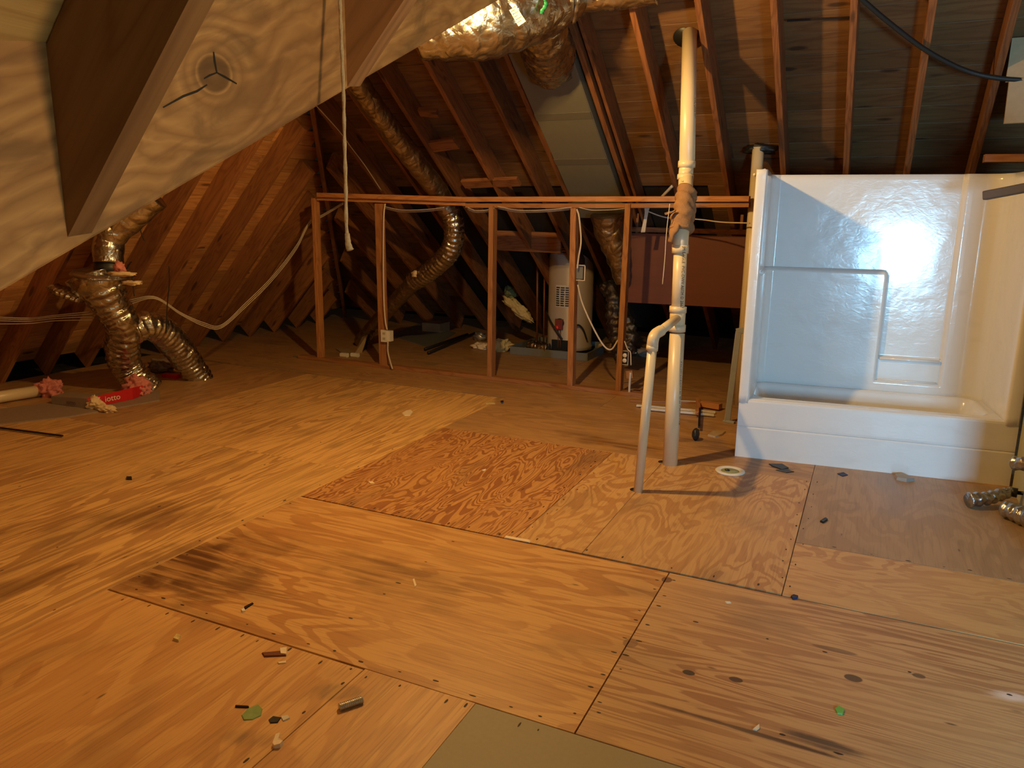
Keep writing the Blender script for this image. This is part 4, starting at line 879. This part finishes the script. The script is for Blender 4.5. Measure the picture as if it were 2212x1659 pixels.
# ------------------------------------------------------------------ floor litter
lid_ = thing('paint_can_lid', 'round cream can lid with green middle on the floor by the tub', 'lid', fl(1577, 1017))
c = fl(1577, 1019)
lathe('rim', c, [(.062, .004), (.07, .012), (.088, .014), (.1, .012), (.104, .004), (.1, 0), (.062, 0)], m_white, lid_); lathe('middle', c, [(0, .006), (.066, .006), (.066, 0), (0, 0)], plain('greenish_middle', (.25, .28, .14), .6, var=.5, sc=25), lid_)
blob('paint_spot', c+V((-.02, .0, .01)), (.018, .014, .008), m_black, lid_, amp=.2)
LITTER = [  # name, label, category, outline (pixels), height, material
 ('paper_scrap', 'cream torn paper scrap lying in the middle of the far plywood', 'paper', [(868, 893), (878, 887), (888, 886), (892, 890), (886, 898), (874, 899)], .004, m_paper),
 ('leaf_scrap', 'pale green dried leaf on the plywood at bottom left', 'leaf', [(521, 1546), (535, 1532), (558, 1522), (567, 1532), (564, 1547), (545, 1556), (526, 1557)], .003, m_leaf),
 ('paper_scrap', 'white torn paper with black corner right of the green leaf', 'paper', [(606, 1549), (622, 1546), (626, 1553), (612, 1559)], .004, m_label),
 ('black_scrap', 'black scrap touching the torn white paper', 'debris', [(580, 1556), (590, 1549), (607, 1552), (600, 1562), (584, 1563)], .004, m_black),
 ('wood_chip', 'reddish splintered chip near the long joint at lower left', 'wood chip', [(565, 1412), (605, 1409), (620, 1404), (618, 1418), (570, 1420)], .006, m_panel),
 ('paper_scrap', 'small pale paper square on the reddish chip', 'paper', [(605, 1405), (620, 1403), (619, 1417), (606, 1416)], .009, m_paper),
 ('wood_chip', 'slim pale chip just under the reddish chip', 'wood chip', [(600, 1432), (618, 1429), (618, 1433), (602, 1435)], .004, m_paper),
 ('yellow_scrap', 'crushed yellow and green scrap at far lower left', 'debris', [(374, 1383), (382, 1373), (391, 1376), (386, 1387)], .008, m_yellow),
 ('green_leaf', 'small bright green leaf cluster on the right sheet', 'leaf', [(1803, 1532), (1812, 1527), (1824, 1534), (1820, 1545), (1808, 1543)], .005, plain('bright_leaf', (.13, .4, .08), .5)),
 ('wood_chip', 'tan triangular chip on the right foreground sheet', 'wood chip', [(1626, 1577), (1640, 1566), (1641, 1574), (1634, 1579)], .004, m_paper),
 ('paper_scrap', 'tiny white paper piece under the long joint at right', 'paper', [(1566, 1300), (1577, 1300), (1580, 1304), (1569, 1304)], .003, m_white),
 ('shim', 'pale flat stick lying in the long floor joint', 'stick', [(1091, 1158), (1146, 1168), (1144, 1173), (1090, 1163)], .004, m_paper),
 ('black_bug_husk', 'dark oval husk on the plywood in front of the tub', 'debris', [(1771, 1128), (1783, 1121), (1788, 1124), (1778, 1131)], .01, m_black),
 ('blue_plug', 'dark blue plug on the long joint at right', 'debris', [(1708, 1290), (1714, 1287), (1724, 1290), (1722, 1295), (1712, 1296)], .008, m_blue),
 ('black_scrap', 'black square chip on the left plywood', 'debris', [(273, 1032), (285, 1032), (285, 1037), (273, 1037)], .008, m_black),
 ('wood_chip', 'little tan chip left of the flame grained sheet', 'wood chip', [(795, 1042), (805, 1041), (810, 1046), (800, 1046)], .005, m_paper),
 ('paper_scrap', 'tiny cream fleck in the flame grained sheet', 'paper', [(1041, 1016), (1050, 1014), (1048, 1018), (1042, 1018)], .004, m_paper),
 ('pencil_stub', 'thin yellow stick lying before the bottom plate', 'stick', [(1049, 871), (1070, 870), (1070, 873), (1049, 873)], .006, m_yellow),
 ('black_scrap', 'small black chip right of the thin yellow stick', 'debris', [(1081, 868), (1088, 867), (1087, 872), (1082, 872)], .01, m_black),
 ('wood_sliver', 'upright looking sliver in the middle of the centre sheet', 'wood chip', [(891, 1252), (895, 1251), (900, 1266), (896, 1270)], .004, m_paper),
 ('grey_scrap', 'grey crumpled piece against the foot of the tub apron', 'debris', [(1932, 1029), (1950, 1028), (1962, 1034), (1976, 1040), (1958, 1042), (1936, 1037)], .02, m_glass),
 ('blue_scrap', 'blue smear of plastic on the floor by the tub', 'debris', [(1808, 1024), (1822, 1021), (1832, 1027), (1820, 1030)], .004, m_blue),
 ('charred_scrap', 'black torn strip at the left foot of the tub apron', 'debris', [(1660, 1003), (1690, 1003), (1704, 1012), (1690, 1016), (1668, 1008)], .006, m_black),
 ('charred_scrap', 'second black torn strip close below the first at the tub foot', 'debris', [(1675, 1016), (1700, 1014), (1716, 1020), (1698, 1022)], .004, m_black),
 ('twig', 'dark twig with a white tip on the centre sheet', 'twig', [(527, 1313), (546, 1303), (548, 1305), (530, 1317)], .005, m_dark),
 ('foil_scrap', 'bright scrap of plastic under the dark twig', 'debris', [(521, 1318), (528, 1316), (530, 1322), (523, 1323)], .006, m_white),
 ('stem', 'brown stem beside the green leaf', 'twig', [(508, 1526), (538, 1527), (538, 1530), (508, 1529)], .005, m_dark),
 ('crust', 'curled tan plaster crust at the bottom left foreground', 'debris', [(588, 1612), (596, 1592), (606, 1590), (602, 1602), (612, 1608), (606, 1616), (592, 1618)], .012, m_paper),
 ('wood_chip', 'flat brown scrap beside the white strips behind the pipes', 'wood chip', [(1528, 942), (1540, 932), (1568, 934), (1560, 941), (1545, 946)], .012, m_tan),
]
for n_, lab, cat, poly, h, m_ in LITTER:
    P_ = [P2(*q) for q in poly]; c = V((sum(p[0] for p in P_)/len(P_), sum(p[1] for p in P_)/len(P_), 0)); k_ = len(P_)
    vs = [(p[0], p[1], .0003) for p in P_]+[(c.x+(p[0]-c.x)*.93, c.y+(p[1]-c.y)*.93, h*(1+.5*R.random())) for p in P_]+[(c.x, c.y, h*1.1)]
    fs = [[i, (i+1) % k_, (i+1) % k_+k_, i+k_] for i in range(k_)]+[[i+k_, (i+1) % k_+k_, 2*k_] for i in range(k_)]+[list(range(k_-1, -1, -1))]
    tag(mk(n_, vs, fs, m_), lab, cat)
# corrugated metal tube
a, b = fl(733, 1528, .012), fl(783, 1511, .012)
tag(tube('spring_tube', [a, b], .014, m_galv, seg=20, n=1, step=.0015, disp=lambda s_, an, p: .0012*math.sin(s_*900)), 'short ribbed metal tube on the foreground plywood', 'tube')
# white strips and timber lying behind the vent stack
ws = [((1360, 868), (1520, 872), m_stud, 'bare wood strip lying behind the two pipes, farthest of the pile'), ((1440, 868), (1508, 871), m_trimw, 'short white strip in the pile behind the pipes'), ((1375, 878), (1545, 893), m_trimw, 'long white strip in the pile behind the pipes'), ((1385, 884), (1542, 899), m_trimw, 'nearest white strip in the pile behind the pipes'), ((1515, 877), (1556, 884), m_stud, 'thick wood offcut at the right end of the strip pile')]
for i, (p, q, m_, lab) in enumerate(ws):
    tag(bar('wood_strip', fl(*p, .012*i*.3), fl(*q, .012*i*.3), .03 if i < 4 else .08, .02 if i < 4 else .05, m_), lab, 'strip', 'strips behind the pipes')
tag(bar('wood_offcut', fl(1508, 868, .03), fl(1507, 896, .03), .045, .03, m_stud), 'upright short offcut lying across the white strips', 'offcut')
bt = thing('black_tool', 'small black handled tool on the floor behind the vent stack', 'tool', fl(1503, 942))
bar('handle', fl(1512, 884, .05), fl(1510, 925, .03), .02, .015, m_black, bt); blob('head', fl(1503, 938, .05), (.03, .05, .05), m_black, bt, amp=.15)
